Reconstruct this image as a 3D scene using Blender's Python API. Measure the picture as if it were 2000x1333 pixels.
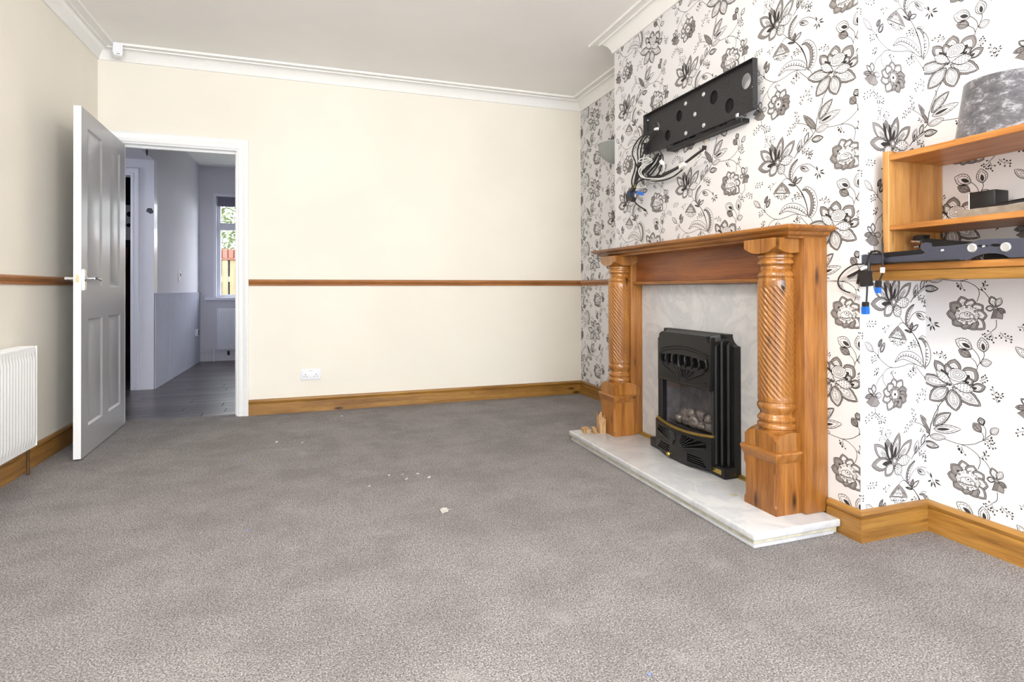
import bpy, bmesh, math, random
import numpy as np
from mathutils import Vector, Matrix

for o in list(bpy.data.objects): bpy.data.objects.remove(o)
SC = bpy.context.scene
COL = SC.collection

# ------------------------------------------------------------------ camera
CAM_H = 0.956; FPX = 1111.9; YAW = 0.3295; PIT = 0.0047; ROL = 0.0022; CY = 559.89
_F = Vector((math.sin(YAW)*math.cos(PIT), math.cos(YAW)*math.cos(PIT), math.sin(PIT)))
_R = Vector((math.cos(YAW), -math.sin(YAW), 0)); _U = _R.cross(_F)
_R2 = _R*math.cos(ROL) - _U*math.sin(ROL); _U2 = _U*math.cos(ROL) + _R*math.sin(ROL)
CPOS = Vector((0, 0, CAM_H))
cd = bpy.data.cameras.new('camera'); cam = bpy.data.objects.new('camera', cd); COL.objects.link(cam)
cd.sensor_width = 36; cd.lens = FPX/2000*36; cd.shift_y = -(666.5-CY)/2000
cd.clip_start = 0.02; cd.clip_end = 200
cam.matrix_world = Matrix(((_R2.x, _U2.x, -_F.x, 0), (_R2.y, _U2.y, -_F.y, 0), (_R2.z, _U2.z, -_F.z, CAM_H), (0, 0, 0, 1)))
SC.camera = cam
def ray(x, y): return _F + _R2*((x-1000)/FPX) - _U2*((y-CY)/FPX)
def atX(x, y, v): d = ray(x, y); return CPOS + d*(v/d.x)
def atY(x, y, v): d = ray(x, y); return CPOS + d*(v/d.y)
def atZ(x, y, v): d = ray(x, y); return CPOS + d*((v-CAM_H)/d.z)

# ------------------------------------------------------------------ light
SC.view_settings.view_transform = 'Standard'; SC.view_settings.look = 'None'
SC.view_settings.gamma = 1.0; SC.view_settings.use_curve_mapping = False
SC.view_settings.exposure = 0.50
W = bpy.data.worlds.new('sky'); SC.world = W; W.use_nodes = True
bg = W.node_tree.nodes['Background']; bg.inputs[0].default_value = (0.90, 0.95, 1.0, 1); bg.inputs[1].default_value = 7.6
def portal(name, loc, rot, sx, sy):
    l = bpy.data.lights.new(name, 'AREA'); l.shape = 'RECTANGLE'; l.size = sx; l.size_y = sy
    l.cycles.is_portal = True
    o = bpy.data.objects.new(name, l); COL.objects.link(o); o.location = loc; o.rotation_euler = rot
    return o
XSIDE = 2.295
FRONT_Y = -2.6
WX0, WX1, WZ0, WZ1 = -1.36, 2.20, 0.22, 2.56       # bay window opening in the wall behind the camera
portal('window_daylight', ((WX0+WX1)/2, FRONT_Y-0.12, (WZ0+WZ1)/2), (math.radians(90), 0, 0), WX1-WX0, WZ1-WZ0)
HALL_Y = 8.53
portal('hall_daylight', (-0.55, HALL_Y+0.20, 1.55), (math.radians(-90), 0, 0), 1.5, 1.35)
portal('added_side_daylight', (XSIDE+0.14, -1.65, 1.45), (0, math.radians(90), 0), 1.9, 1.5)  # portal of the unseen side window added for more light on the left wall
portal('hall_end_daylight', (-3.06, 5.6, 1.6), (0, math.radians(-90), 0), 0.6, 0.5)  # portal of an unseen end opening, added to light the hall passage
sl = bpy.data.lights.new('sun', 'SUN'); sl.energy = 1.6; sl.angle = math.radians(5); sl.color = (1, 0.95, 0.86)
sun = bpy.data.objects.new('sun', sl); COL.objects.link(sun)
sun.rotation_euler = Vector((0.87, 1.0, -0.49)).to_track_quat('-Z', 'Y').to_euler()

# ------------------------------------------------------------------ helpers
XL, YB, XC, XA, YC, YC2 = -1.467, 4.746, 1.9445, 2.295, 1.615, 3.487
ZCEIL = 2.675
def meshobj(name, me, mat=None, parent=None):
    o = bpy.data.objects.new(name, me); COL.objects.link(o)
    if mat is not None and not me.materials:
        for m in (mat if isinstance(mat, (list, tuple)) else [mat]): me.materials.append(m)
    if parent is not None:
        o.parent = parent
        w = wloc(parent); o.location = -w
    return o
def wloc(o):
    v = Vector((0, 0, 0))
    while o: v += o.location; o = o.parent
    return v
def obj(name, bm, mat, parent=None, smooth=35):
    me = bpy.data.meshes.new(name); bm.normal_update(); bm.to_mesh(me); bm.free()
    if smooth:
        me.shade_smooth(); me.set_sharp_from_angle(angle=math.radians(smooth))
    return meshobj(name, me, mat, parent)
def tag(o, label=None, cat=None, group=None, kind=None):
    if label: o['label'] = label
    if cat: o['category'] = cat
    if group: o['group'] = group
    if kind: o['kind'] = kind
    return o
def thing(name, label, cat, loc, group=None):
    o = bpy.data.objects.new(name, None); COL.objects.link(o); o.location = loc
    o.empty_display_size = 0.1
    return tag(o, label, cat, group)
def struct(name, bm, mat, label=None, parent=None, smooth=35):
    o = obj(name, bm, mat, parent, smooth); o['kind'] = 'structure'
    if label: o['label'] = label
    return o
def BM(): return bmesh.new()
def box(bm, x0, x1, y0, y1, z0, z1, bev=0, seg=1):
    r = bmesh.ops.create_cube(bm, size=1.0); vs = r['verts']
    for v in vs: v.co = Vector(((x0+x1)/2+v.co.x*(x1-x0), (y0+y1)/2+v.co.y*(y1-y0), (z0+z1)/2+v.co.z*(z1-z0)))
    if bev:
        es = list({e for v in vs for e in v.link_edges})
        bmesh.ops.bevel(bm, geom=es, offset=bev, segments=seg, affect='EDGES', profile=0.5)
    return bm
def loft(bm, loops, close=True, cap0=True, cap1=True):
    """loops: equal-length lists of points, joined by quads"""
    rows = [[bm.verts.new(p) for p in L] for L in loops]; n = len(rows[0])
    for a, b in zip(rows, rows[1:]):
        for i in range(n if close else n-1):
            j = (i+1) % n
            try: bm.faces.new((a[i], a[j], b[j], b[i]))
            except ValueError: pass
    if cap0: bm.faces.new(list(reversed(rows[0])))
    if cap1: bm.faces.new(rows[-1])
    return bm
def fixn(bm): bmesh.ops.recalc_face_normals(bm, faces=bm.faces[:]); return bm
def lathe(bm, prof, c, n=32, axis='z'):
    loops = []
    for r, h in prof:
        L = []
        for i in range(n):
            a = 2*math.pi*i/n; u, v = r*math.cos(a), r*math.sin(a)
            L.append({'z': (c[0]+u, c[1]+v, c[2]+h), 'x': (c[0]+h, c[1]+u, c[2]+v), 'y': (c[0]+v, c[1]+h, c[2]+u)}[axis])
        loops.append(L)
    loft(bm, loops); return fixn(bm)
def tube(bm, pts, r, n=8, taper=None):
    pts = [Vector(p) for p in pts]; loops = []; up = Vector((0.31, 0.17, 0.93))
    for i, p in enumerate(pts):
        t = (pts[min(i+1, len(pts)-1)]-pts[max(i-1, 0)])
        if t.length < 1e-9: t = Vector((0, 0, 1))
        t.normalize(); s = t.cross(up)
        if s.length < 1e-3: s = t.cross(Vector((1, 0, 0)))
        s.normalize(); b = s.cross(t); rr = r if taper is None else r*taper[i]
        loops.append([p+s*math.cos(2*math.pi*k/n)*rr+b*math.sin(2*math.pi*k/n)*rr for k in range(n)])
    loft(bm, loops); return fixn(bm)
def crom(pts, k=6):
    """Catmull-Rom through the points"""
    P = [np.array(p, float) for p in pts]
    if len(P) < 3: return P
    Q = [2*P[0]-P[1]]+P+[2*P[-1]-P[-2]]; out = []
    for i in range(1, len(Q)-2):
        a, b, c, d = Q[i-1], Q[i], Q[i+1], Q[i+2]
        for s in range(k):
            t = s/k
            out.append(0.5*((2*b)+(-a+c)*t+(2*a-5*b+4*c-d)*t*t+(-a+3*b-3*c+d)*t**3))
    out.append(P[-1]); return out
def prism(bm, poly, a0, a1, axis='x'):
    """extrude a 2-D polygon along an axis; poly is (y,z) for x, (x,z) for y, (x,y) for z"""
    mk = {'x': lambda p, a: (a, p[0], p[1]), 'y': lambda p, a: (p[0], a, p[1]), 'z': lambda p, a: (p[0], p[1], a)}[axis]
    loft(bm, [[mk(p, a0) for p in poly], [mk(p, a1) for p in poly]]); return fixn(bm)
def sweep(bm, prof, path):
    """prof: list of (offset from wall, z); path: list of ((x,y),(nx,ny)) with the mitre normal at each point"""
    loops = [[(p[0]+n[0]*d, p[1]+n[1]*d, z) for d, z in prof] for p, n in path]
    loft(bm, loops); return fixn(bm)

# ------------------------------------------------------------------ materials
def srgb(r, g, b):
    f = lambda c: (c/255/12.92) if c/255 <= 0.04045 else ((c/255+0.055)/1.055)**2.4
    return (f(r), f(g), f(b), 1)
class NT:
    def __init__(s, name):
        s.m = bpy.data.materials.new(name); s.m.use_nodes = True; s.t = s.m.node_tree
        s.b = s.t.nodes['Principled BSDF']; s.x = 0
    def n(s, typ, **k):
        o = s.t.nodes.new(typ)
        for a, v in k.items():
            if a.startswith('i_'):
                key = a[2:].replace('_', ' '); o.inputs[key].default_value = v
            else: setattr(o, a, v)
        return o
    def l(s, a, b): s.t.links.new(a, b)
    def coord(s, scale=(1, 1, 1), kind='Object', rot=(0, 0, 0), loc=(0, 0, 0)):
        c = s.n('ShaderNodeTexCoord'); m = s.n('ShaderNodeMapping')
        m.inputs['Scale'].default_value = scale; m.inputs['Rotation'].default_value = rot; m.inputs['Location'].default_value = loc
        s.l(c.outputs[kind], m.inputs[0]); return m.outputs[0]
    def noise(s, vec, scale, detail=3, rough=0.5, dist=0):
        o = s.n('ShaderNodeTexNoise'); s.l(vec, o.inputs['Vector'])
        o.inputs['Scale'].default_value = scale; o.inputs['Detail'].default_value = detail
        o.inputs['Roughness'].default_value = rough; o.inputs['Distortion'].default_value = dist
        return o.outputs['Fac']
    def ramp(s, fac, stops):
        o = s.n('ShaderNodeValToRGB'); e = o.color_ramp.elements
        while len(e) < len(stops): e.new(0.5)
        for k, (p, c) in zip(e, stops): k.position = p; k.color = c if len(c) == 4 else (*c, 1)
        s.l(fac, o.inputs[0]); return o.outputs[0]
    def mix(s, fac, a, b, mode='MIX'):
        o = s.n('ShaderNodeMix', data_type='RGBA', blend_type=mode)
        for sock, v in ((o.inputs[0], fac), (o.inputs[6], a), (o.inputs[7], b)):
            if isinstance(v, (int, float)): sock.default_value = v
            elif isinstance(v, tuple): sock.default_value = v
            else: s.l(v, sock)
        return o.outputs[2]
    def bump(s, h, strength=0.3, dist=0.01):
        o = s.n('ShaderNodeBump'); o.inputs['Strength'].default_value = strength; o.inputs['Distance'].default_value = dist
        s.l(h, o.inputs['Height']); s.l(o.outputs[0], s.b.inputs['Normal'])
    def col(s, c):
        if isinstance(c, tuple): s.b.inputs['Base Color'].default_value = c
        else: s.l(c, s.b.inputs['Base Color'])
        return s
    def pr(s, rough=0.5, metal=0, spec=0.5, coat=0, coatr=0.1):
        s.b.inputs['Roughness'].default_value = rough; s.b.inputs['Metallic'].default_value = metal
        s.b.inputs['Specular IOR Level'].default_value = spec
        s.b.inputs['Coat Weight'].default_value = coat; s.b.inputs['Coat Roughness'].default_value = coatr
        return s
def plain(name, c, rough=0.5, metal=0, spec=0.5, coat=0, vary=0.06, nscale=40):
    m = NT(name); v = m.coord(); f = m.noise(v, nscale, 2)
    d = tuple(x*(1-vary) for x in c[:3])+(1,); e = tuple(min(1, x*(1+vary)) for x in c[:3])+(1,)
    m.col(m.ramp(f, [(0.3, d), (0.7, e)])).pr(rough, metal, spec, coat)
    return m.m
def wood(name, dark, mid, light, axis='x', rough=0.38, coat=0.25, knots=True, scale=1.0, shift=(0, 0, 0)):
    m = NT(name)
    s = {'x': (0.9, 14, 14), 'y': (14, 0.9, 14), 'z': (14, 14, 0.9)}[axis]
    s = tuple(a*scale for a in s)
    v = m.coord(s, loc=shift); f = m.noise(v, 1.6, 4, 0.6, 0.7)
    v2 = m.coord(tuple(a*5 for a in s), loc=shift); g = m.noise(v2, 2.0, 3, 0.6)
    c = m.ramp(f, [(0.30, dark), (0.46, mid), (0.60, light), (0.75, mid)])
    c = m.mix(0.35, c, m.ramp(g, [(0.3, dark), (0.65, light)]))
    v4 = m.coord((1.3, 1.3, 1.3), loc=shift)
    c = m.mix(m.ramp(m.noise(v4, 2.2, 2), [(0.45, (0, 0, 0)), (0.75, (0.45, 0.45, 0.45))]), c, dark)
    if knots:
        k = {'x': (3.2, 11, 11), 'y': (11, 3.2, 11), 'z': (11, 11, 3.2)}[axis]
        vk = m.coord(tuple(a*scale for a in k), loc=shift)
        vo = m.n('ShaderNodeTexVoronoi'); m.l(vk, vo.inputs['Vector']); vo.inputs['Scale'].default_value = 1.0
        kd = tuple(x*0.22 for x in dark[:3])+(1,)
        c = m.mix(m.ramp(vo.outputs['Distance'], [(0.05, (1, 1, 1)), (0.16, (0, 0, 0))]), c, kd)
    m.col(c).pr(rough, 0, 0.5, coat, 0.25); m.bump(g, 0.12, 0.002)
    return m.m
def marble(name, base, vein):
    m = NT(name); v = m.coord((1, 1, 1)); d = m.noise(v, 3.5, 6, 0.6, 1.8)
    c = m.ramp(d, [(0.36, base), (0.48, vein), (0.52, base), (0.62, tuple(min(1, x*1.08) for x in base[:3])+(1,))])
    g = m.noise(m.coord(), 14, 4, 0.6)
    c = m.mix(0.4, c, m.ramp(g, [(0.3, vein), (0.7, base)]))
    m.col(c).pr(0.28, 0, 0.5, 0.2, 0.1); return m.m

M = {}
def wallpaint(name, c, v=0.03):
    m = NT(name); vv = m.coord(); f = m.noise(vv, 1.4, 3); g = m.noise(m.coord(), 220, 2)
    a = tuple(x*(1-v) for x in c[:3])+(1,); b = tuple(min(1, x*(1+v)) for x in c[:3])+(1,)
    m.col(m.ramp(f, [(0.3, a), (0.7, b)])).pr(0.75, 0, 0.3); m.bump(g, 0.12, 0.001); return m.m
M['cream'] = wallpaint('cream_paint', srgb(241, 235, 223))
M['ceil'] = wallpaint('ceiling_paint', srgb(248, 246, 243))
M['paper'] = wallpaint('white_wallpaper', srgb(228, 227, 229), 0.01)
M['print'] = plain('wallpaper_ink', srgb(50, 45, 45), 0.8, vary=0.15)
M['print_grey'] = plain('wallpaper_grey_ink', srgb(142, 137, 136), 0.8, vary=0.12, nscale=300)
M['white_gloss'] = plain('white_gloss_paint', srgb(243, 243, 243), 0.22, coat=0.3, vary=0.01)
M['cornice'] = plain('white_cornice_paint', srgb(244, 243, 240), 0.55, vary=0.01)
M['door'] = plain('pale_grey_gloss', srgb(164, 164, 167), 0.34, coat=0.08, vary=0.015, nscale=6)  # one even grey for the leaf; its edges have a whiter material
M['base'] = wood('honey_skirting', srgb(112, 72, 26), srgb(150, 104, 42), srgb(178, 132, 64), 'x', scale=1)
M['base_y'] = wood('honey_skirting_y', srgb(114, 74, 26), srgb(154, 107, 43), srgb(182, 135, 66), 'y')
M['rail'] = wood('dado_stain', srgb(126, 74, 36), srgb(162, 104, 56), srgb(186, 126, 74), 'x', knots=False)
M['rail_y'] = wood('dado_stain_y', srgb(126, 74, 36), srgb(162, 104, 56), srgb(186, 126, 74), 'y', knots=False)
pd, pm, pl = srgb(98, 54, 18), srgb(146, 90, 34), srgb(174, 116, 52)
M['pine_z'] = wood('pine_upright', pd, pm, pl, 'z'); M['pine_y'] = wood('pine_lengthwise', pd, pm, pl, 'y')
M['pine_turn'] = wood('pine_turned', srgb(100, 58, 20), srgb(150, 94, 36), srgb(182, 124, 58), 'z', rough=0.25, coat=0.45)
M['pine_frieze'] = wood('pine_frieze', srgb(98, 48, 18), srgb(132, 72, 30), srgb(156, 92, 42), 'y', scale=0.8)
M['shelf_y'] = wood('shelf_pine', srgb(144, 86, 32), srgb(182, 118, 54), srgb(202, 142, 76), 'y', coat=0.1)
M['shelf_z'] = wood('shelf_pine_upright', srgb(146, 92, 40), srgb(186, 132, 70), srgb(206, 156, 92), 'z', coat=0.1)
M['marble'] = marble('white_marble', srgb(208, 208, 209), srgb(188, 190, 196))
M['plaster'] = plain('hearth_grout', srgb(200, 194, 172), 0.8, vary=0.2, nscale=25)
M['black'] = plain('black_powder_coat', srgb(20, 20, 22), 0.45, vary=0.25, nscale=500)
M['plate'] = plain('black_textured_plate', srgb(42, 40, 42), 0.6, vary=0.9, nscale=260)
M['iron'] = plain('cast_iron', srgb(12, 12, 14), 0.42, coat=0.05, vary=0.2, nscale=90)
M['void'] = plain('dark_void', srgb(8, 8, 9), 0.9)
M['brass'] = plain('brass', srgb(190, 160, 84), 0.36, 0.9)
M['chrome'] = plain('chrome', srgb(225, 228, 232), 0.10, 1.0, vary=0.01)
M['steel'] = plain('bright_steel', srgb(230, 232, 235), 0.3, 0.8, vary=0.02)
M['navy'] = plain('dark_slate_powder_coat', srgb(68, 70, 84), 0.45, vary=0.12, nscale=400)
M['cable'] = plain('black_cable', srgb(36, 33, 34), 0.45)
M['cable_white'] = plain('white_cable', srgb(232, 232, 230), 0.4, vary=0.02)
M['blue'] = plain('blue_connector', srgb(32, 104, 200), 0.4)
M['white_plastic'] = plain('white_plastic', srgb(240, 241, 246), 0.35, vary=0.01)
M['rad'] = plain('radiator_enamel', srgb(245, 245, 245), 0.3, coat=0.2, vary=0.01)
M['pipe'] = plain('tarnished_copper', srgb(120, 92, 66), 0.4, 0.8, vary=0.2)
M['coal'] = plain('pale_ceramic_coal', srgb(96, 86, 82), 0.3, coat=0.6, vary=0.6, nscale=60)
M['dust'] = plain('dusty_grey_board', srgb(150, 140, 128), 0.8, vary=0.15)
M['offcut'] = wood('rough_offcut', srgb(120, 90, 60), srgb(168, 132, 92), srgb(196, 160, 118), 'z', rough=0.8, coat=0, knots=False)
M['lint'] = plain('pale_lint', srgb(240, 237, 233), 0.9)
M['bowl'] = plain('frosted_plaster_bowl', srgb(214, 218, 216), 0.5, vary=0.02)
M['hall'] = wallpaint('lilac_grey_paint', srgb(218, 216, 226), 0.04)
M['clad'] = wallpaint('blue_grey_cladding', srgb(190, 192, 208), 0.04)
M['hallwhite'] = plain('hall_white_gloss', srgb(226, 227, 240), 0.3, coat=0.2, vary=0.01)
M['soot'] = plain('grey_smudge', srgb(82, 82, 92), 0.9, vary=0.3)
M['leaf'] = plain('garden_leaf', srgb(92, 104, 66), 0.6, vary=0.35, nscale=9)
M['fence'] = wood('weathered_fence', srgb(96, 84, 62), srgb(118, 106, 80), srgb(134, 122, 96), 'z', rough=0.9, coat=0)
M['redroof'] = plain('red_fence_capping', srgb(120, 70, 58), 0.8, vary=0.15)
M['cloth'] = plain('dark_maroon_cloth', srgb(52, 24, 34), 0.9, vary=0.3)
M['paperw'] = plain('printed_white_card', srgb(224, 218, 226), 0.7)
M['grass'] = plain('garden_ground', srgb(120, 130, 90), 0.95, vary=0.25, nscale=4)
M['render'] = plain('outside_render', srgb(200, 196, 190), 0.9)
# carpet: heather speckle, tufted relief, trodden pale scuffs
m = NT('grey_heather_carpet')
v = m.coord(); f1 = m.noise(v, 210, 3, 0.75); f2 = m.noise(m.coord(loc=(3, 1, 0)), 70, 3, 0.65); f3 = m.noise(m.coord(loc=(7, 2, 0)), 5, 6, 0.7)
c = m.ramp(f1, [(0.36, srgb(52, 48, 49)), (0.45, srgb(126, 121, 122)), (0.55, srgb(160, 155, 155)), (0.64, srgb(224, 219, 218))])
c = m.mix(0.26, c, m.ramp(f2, [(0.34, srgb(82, 78, 78)), (0.66, srgb(164, 161, 160))]))
c = m.mix(m.ramp(f3, [(0.57, (0, 0, 0)), (0.70, (0.42, 0.42, 0.42))]), c, srgb(171, 168, 168))
f4 = m.noise(m.coord((1, 1, 1), loc=(11, 5, 0)), 3.1, 6, 0.7)
c = m.mix(m.ramp(f4, [(0.40, (0.26, 0.26, 0.26)), (0.58, (0, 0, 0))]), c, srgb(84, 79, 79))
m.col(c).pr(0.95, 0, 0.1)
h = m.n('ShaderNodeMath', operation='ADD'); m.l(f1, h.inputs[0]); m.l(f2, h.inputs[1]); m.bump(h.outputs[0], 0.5, 0.004)
M['carpet'] = m.m
# crushed velvet
m = NT('crushed_grey_velvet'); v = m.coord((26, 26, 40)); f = m.noise(v, 1.0, 9, 0.72, 0.25)
m.col(m.ramp(f, [(0.32, srgb(58, 57, 62)), (0.52, srgb(94, 92, 97)), (0.70, srgb(184, 184, 190))])).pr(0.55, 0, 0.4)
m.b.inputs['Sheen Weight'].default_value = 0.6; m.b.inputs['Sheen Roughness'].default_value = 0.4; m.bump(f, 0.4, 0.01)
M['velvet'] = m.m
# laminate
m = NT('grey_brown_laminate'); oi = m.n('ShaderNodeObjectInfo')
f = m.noise(m.coord((1.2, 16, 16)), 2, 5, 0.65, 0.4)
c = m.ramp(f, [(0.3, srgb(48, 42, 44)), (0.5, srgb(84, 75, 76)), (0.7, srgb(120, 108, 106))])
hv = m.n('ShaderNodeHueSaturation'); m.l(c, hv.inputs['Color'])
mr = m.n('ShaderNodeMapRange'); m.l(oi.outputs['Random'], mr.inputs[0]); mr.inputs[3].default_value = 0.5; mr.inputs[4].default_value = 1.35
m.l(mr.outputs[0], hv.inputs['Value']); m.col(hv.outputs[0]).pr(0.3, 0, 0.5)
M['laminate'] = m.m
# thin window glass
m = NT('window_glass'); tr = m.n('ShaderNodeBsdfTransparent'); gl = m.n('ShaderNodeBsdfGlossy'); gl.inputs['Roughness'].default_value = 0.02
mx = m.n('ShaderNodeMixShader'); mx.inputs[0].default_value = 0.06; m.l(tr.outputs[0], mx.inputs[1]); m.l(gl.outputs[0], mx.inputs[2])
m.l(mx.outputs[0], m.t.nodes['Material Output'].inputs[0]); M['glass'] = m.m
# ------------------------------------------------------------------ room shell
WT = 0.10
YT = YB+0.085                                      # carpet ends in the doorway
bm = BM(); box(bm, XL-0.05, XA+0.05, FRONT_Y-0.05, YB, -0.03, 0); box(bm, -1.345, -0.566, YB-0.005, YT, -0.03, 0)
struct('floor', bm, M['carpet'], 'grey heather carpet with pale scuffs', smooth=0)
bm = BM(); box(bm, XL-0.1, XA+0.1, FRONT_Y-0.1, YB+0.1, ZCEIL, ZCEIL+0.1); struct('ceiling', bm, M['ceil'], 'white papered ceiling', smooth=0)
bm = BM(); box(bm, XL-WT, XL, FRONT_Y-0.25, YB+WT, 0-0.03, ZCEIL); struct('wall_left', bm, M['cream'], 'cream painted wall on the left', smooth=0)
DX0, DX1, DZ = -1.345, -0.566, 2.02
bm = BM(); box(bm, XL-WT, DX0, YB, YB+WT, -0.03, ZCEIL); box(bm, DX1, XA+WT, YB, YB+WT, -0.03, ZCEIL); box(bm, DX0, DX1, YB, YB+WT, DZ, ZCEIL)
struct('wall_back', bm, M['cream'], 'cream painted far wall with a doorway', smooth=0)
bm = BM(); box(bm, XA, XA+WT, -0.9, YB+WT, -0.03, ZCEIL); box(bm, XA, XA+WT, FRONT_Y-0.25, -2.4, -0.03, ZCEIL); box(bm, XA, XA+WT, -2.4, -0.9, -0.03, 0.5); box(bm, XA, XA+WT, -2.4, -0.9, 2.4, ZCEIL); wr = struct('wall_right', bm, M['paper'], 'alcove wall papered in black and white flowers', smooth=0)
bm = BM(); box(bm, XC, XA+0.02, YC, YC2, -0.03, ZCEIL); wc = struct('wall_chimney', bm, M['paper'], 'chimney breast papered in black and white flowers', smooth=0)
bm = BM(); y0, y1 = FRONT_Y-0.25, FRONT_Y
box(bm, XL-WT, WX0, y0, y1, -0.03, ZCEIL); box(bm, WX1, XA+WT, y0, y1, -0.03, ZCEIL)
box(bm, WX0, WX1, y0, y1, -0.03, WZ0); box(bm, WX0, WX1, y0, y1, WZ1, ZCEIL)
struct('wall_front', bm, M['cream'], 'cream wall behind the camera with a wide window', smooth=0)
bm = BM(); fy0, fy1 = FRONT_Y-0.19, FRONT_Y-0.13
for x in (WX0, WX0+1.01, WX0+2.04, WX1-0.05): box(bm, x, x+0.05, fy0, fy1, WZ0, WZ1, 0.004)
for z in (WZ0, WZ1-0.55, WZ1-0.05): box(bm, WX0, WX1, fy0, fy1, z, z+0.05, 0.004)
w1 = struct('window_1', bm, M['white_gloss'], 'white window frame behind the camera')
bm = BM(); box(bm, WX0-0.03, WX1+0.03, FRONT_Y-0.13, FRONT_Y+0.08, WZ0-0.035, WZ0, 0.006); obj('window_sill', bm, M['white_gloss'], w1)

bm = BM()
for y in (-2.4, -1.675, -0.95): box(bm, XA+0.03, XA+0.08, y, y+0.05, 0.5, 2.4, 0.004)
for z in (0.5, 1.85, 2.35): box(bm, XA+0.031, XA+0.079, -2.4, -0.9, z, z+0.05, 0.004)
struct('added_side_window', bm, M['white_gloss'], 'white side window added out of view to light the left wall')  # unseen window, added to brighten the left wall
BP = [(0, 0), (0.018, 0), (0.018, 0.083), (0.011, 0.087), (0.017, 0.094), (0.020, 0.104), (0.016, 0.113), (0.006, 0.118), (0, 0.118)]
def baseboard(name, path, mat, label=None, prof=BP):
    bm = BM(); sweep(bm, prof, path); return struct(name, bm, mat, label)
baseboard('baseboard_left', [((XL, FRONT_Y), (1, 0)), ((XL, YB), (1, -1))], M['base_y'], 'honey stained skirting along the left wall')
baseboard('baseboard_back', [((-0.494, YB), (0, -1)), ((XA, YB), (-1, -1))], M['base'], 'honey stained skirting along the far wall')
baseboard('baseboard_far_alcove', [((XA, YB), (-1, -1)), ((XA, YC2), (-1, 0))], M['base_y'])
baseboard('baseboard_chimney_far', [((XC, YC2), (-1, 0)), ((XC, 3.245), (-1, 0))], M['base_y'])
baseboard('baseboard_chimney', [((XC, 1.752), (-1, 0)), ((XC, YC), (-1, -1))], M['base_y'], 'short honey skirting on the chimney breast')
baseboard('baseboard_return', [((XC, YC), (-1, -1)), ((XA, YC), (-1, -1))], M['base'], 'honey skirting on the side of the chimney breast')
baseboard('baseboard_right', [((XA, YC), (-1, -1)), ((XA, FRONT_Y), (-1, 0))], M['base_y'], 'honey skirting in the near alcove')
DP = [(0, 0.986), (0.010, 0.986), (0.012, 0.997), (0.007, 1.002), (0.016, 1.010), (0.021, 1.020), (0.017, 1.029), (0.006, 1.035), (0, 1.035)]
n = 0
for path, mat, lab in (([((XL, FRONT_Y), (1, 0)), ((XL, YB), (1, -1))], M['rail_y'], 'dark wooden dado rail on the left wall'),
                       ([((-0.494, YB), (0, -1)), ((XA, YB), (-1, -1))], M['rail'], 'dark wooden dado rail on the far wall'),
                       ([((XA, YB), (-1, -1)), ((XA, YC2), (-1, 0))], M['rail_y'], 'dado rail end crossing the papered far alcove')):
    n += 1; baseboard('trim_%d' % n, path, mat, lab, DP)
# cornice: plain lower band, cove, two beads on the ceiling
CP = [(0, 2.587), (0.012, 2.587), (0.016, 2.602), (0.022, 2.618), (0.035, 2.638), (0.052, 2.653), (0.068, 2.660), (0.070, 2.654), (0.080, 2.654), (0.082, 2.664),
      (0.118, 2.667), (0.120, 2.660), (0.132, 2.660), (0.134, ZCEIL+0.001), (0, ZCEIL+0.001)]
baseboard('trim_4', [((XL, FRONT_Y), (1, 0)), ((XL, YB), (1, -1)), ((XA, YB), (-1, -1)), ((XA, YC2), (-1, 0))], M['cornice'], 'white coved cornice round the far end of the room', CP)
baseboard('trim_5', [((XC, YC2), (-1, 1)), ((XC, YC), (-1, -1)), ((XA, YC), (-1, -1)), ((XA, FRONT_Y), (-1, 0))], M['cornice'], 'white coved cornice along the chimney breast', CP)
# door lining and architrave
bm = BM()
box(bm, DX0-0.005, DX0+0.012, YB-0.002, YB+WT+0.002, 0, DZ-0.012); box(bm, DX1-0.012, DX1+0.005, YB-0.002, YB+WT+0.002, 0, DZ-0.012); box(bm, DX0-0.005, DX1+0.005, YB-0.002, YB+WT+0.002, DZ-0.012, DZ+0.005)
box(bm, DX1-0.026, DX1-0.012, YB+0.045, YB+0.075, 0, DZ-0.03); box(bm, DX0+0.012, DX0+0.026, YB+0.045, YB+0.075, 0, DZ-0.03); box(bm, DX0+0.012, DX1-0.012, YB+0.045, YB+0.075, DZ-0.03, DZ-0.012)
struct('trim_6', bm, M['white_gloss'], 'white door lining')
AP = [(0.0, 0), (0.0, 0.010), (0.010, 0.016), (0.022, 0.016), (0.026, 0.011), (0.036, 0.013), (0.046, 0.020), (0.064, 0.022), (0.072, 0.016), (0.072, 0)]   # across, depth
def architrave(name, x0, x1, z1, yw, sgn, mat, label, legs='lr'):
    bm = BM()
    L = lambda s, x, z, cx, cz: [(x+cx*a, yw-sgn*d, z+cz*a) for a, d in AP]
    path = []
    if 'l' in legs: path.append(L(0, x0, 0, -1, 0))
    path += [L(0, x0, z1, -1, 1), L(0, x1, z1, 1, 1)]
    if 'r' in legs: path.append(L(0, x1, 0, 1, 0))
    loft(bm, path); fixn(bm); return struct(name, bm, mat, label)
architrave('trim_7', DX0, DX1, DZ, YB, 1, M['white_gloss'], 'white moulded architrave round the open doorway')

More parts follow.
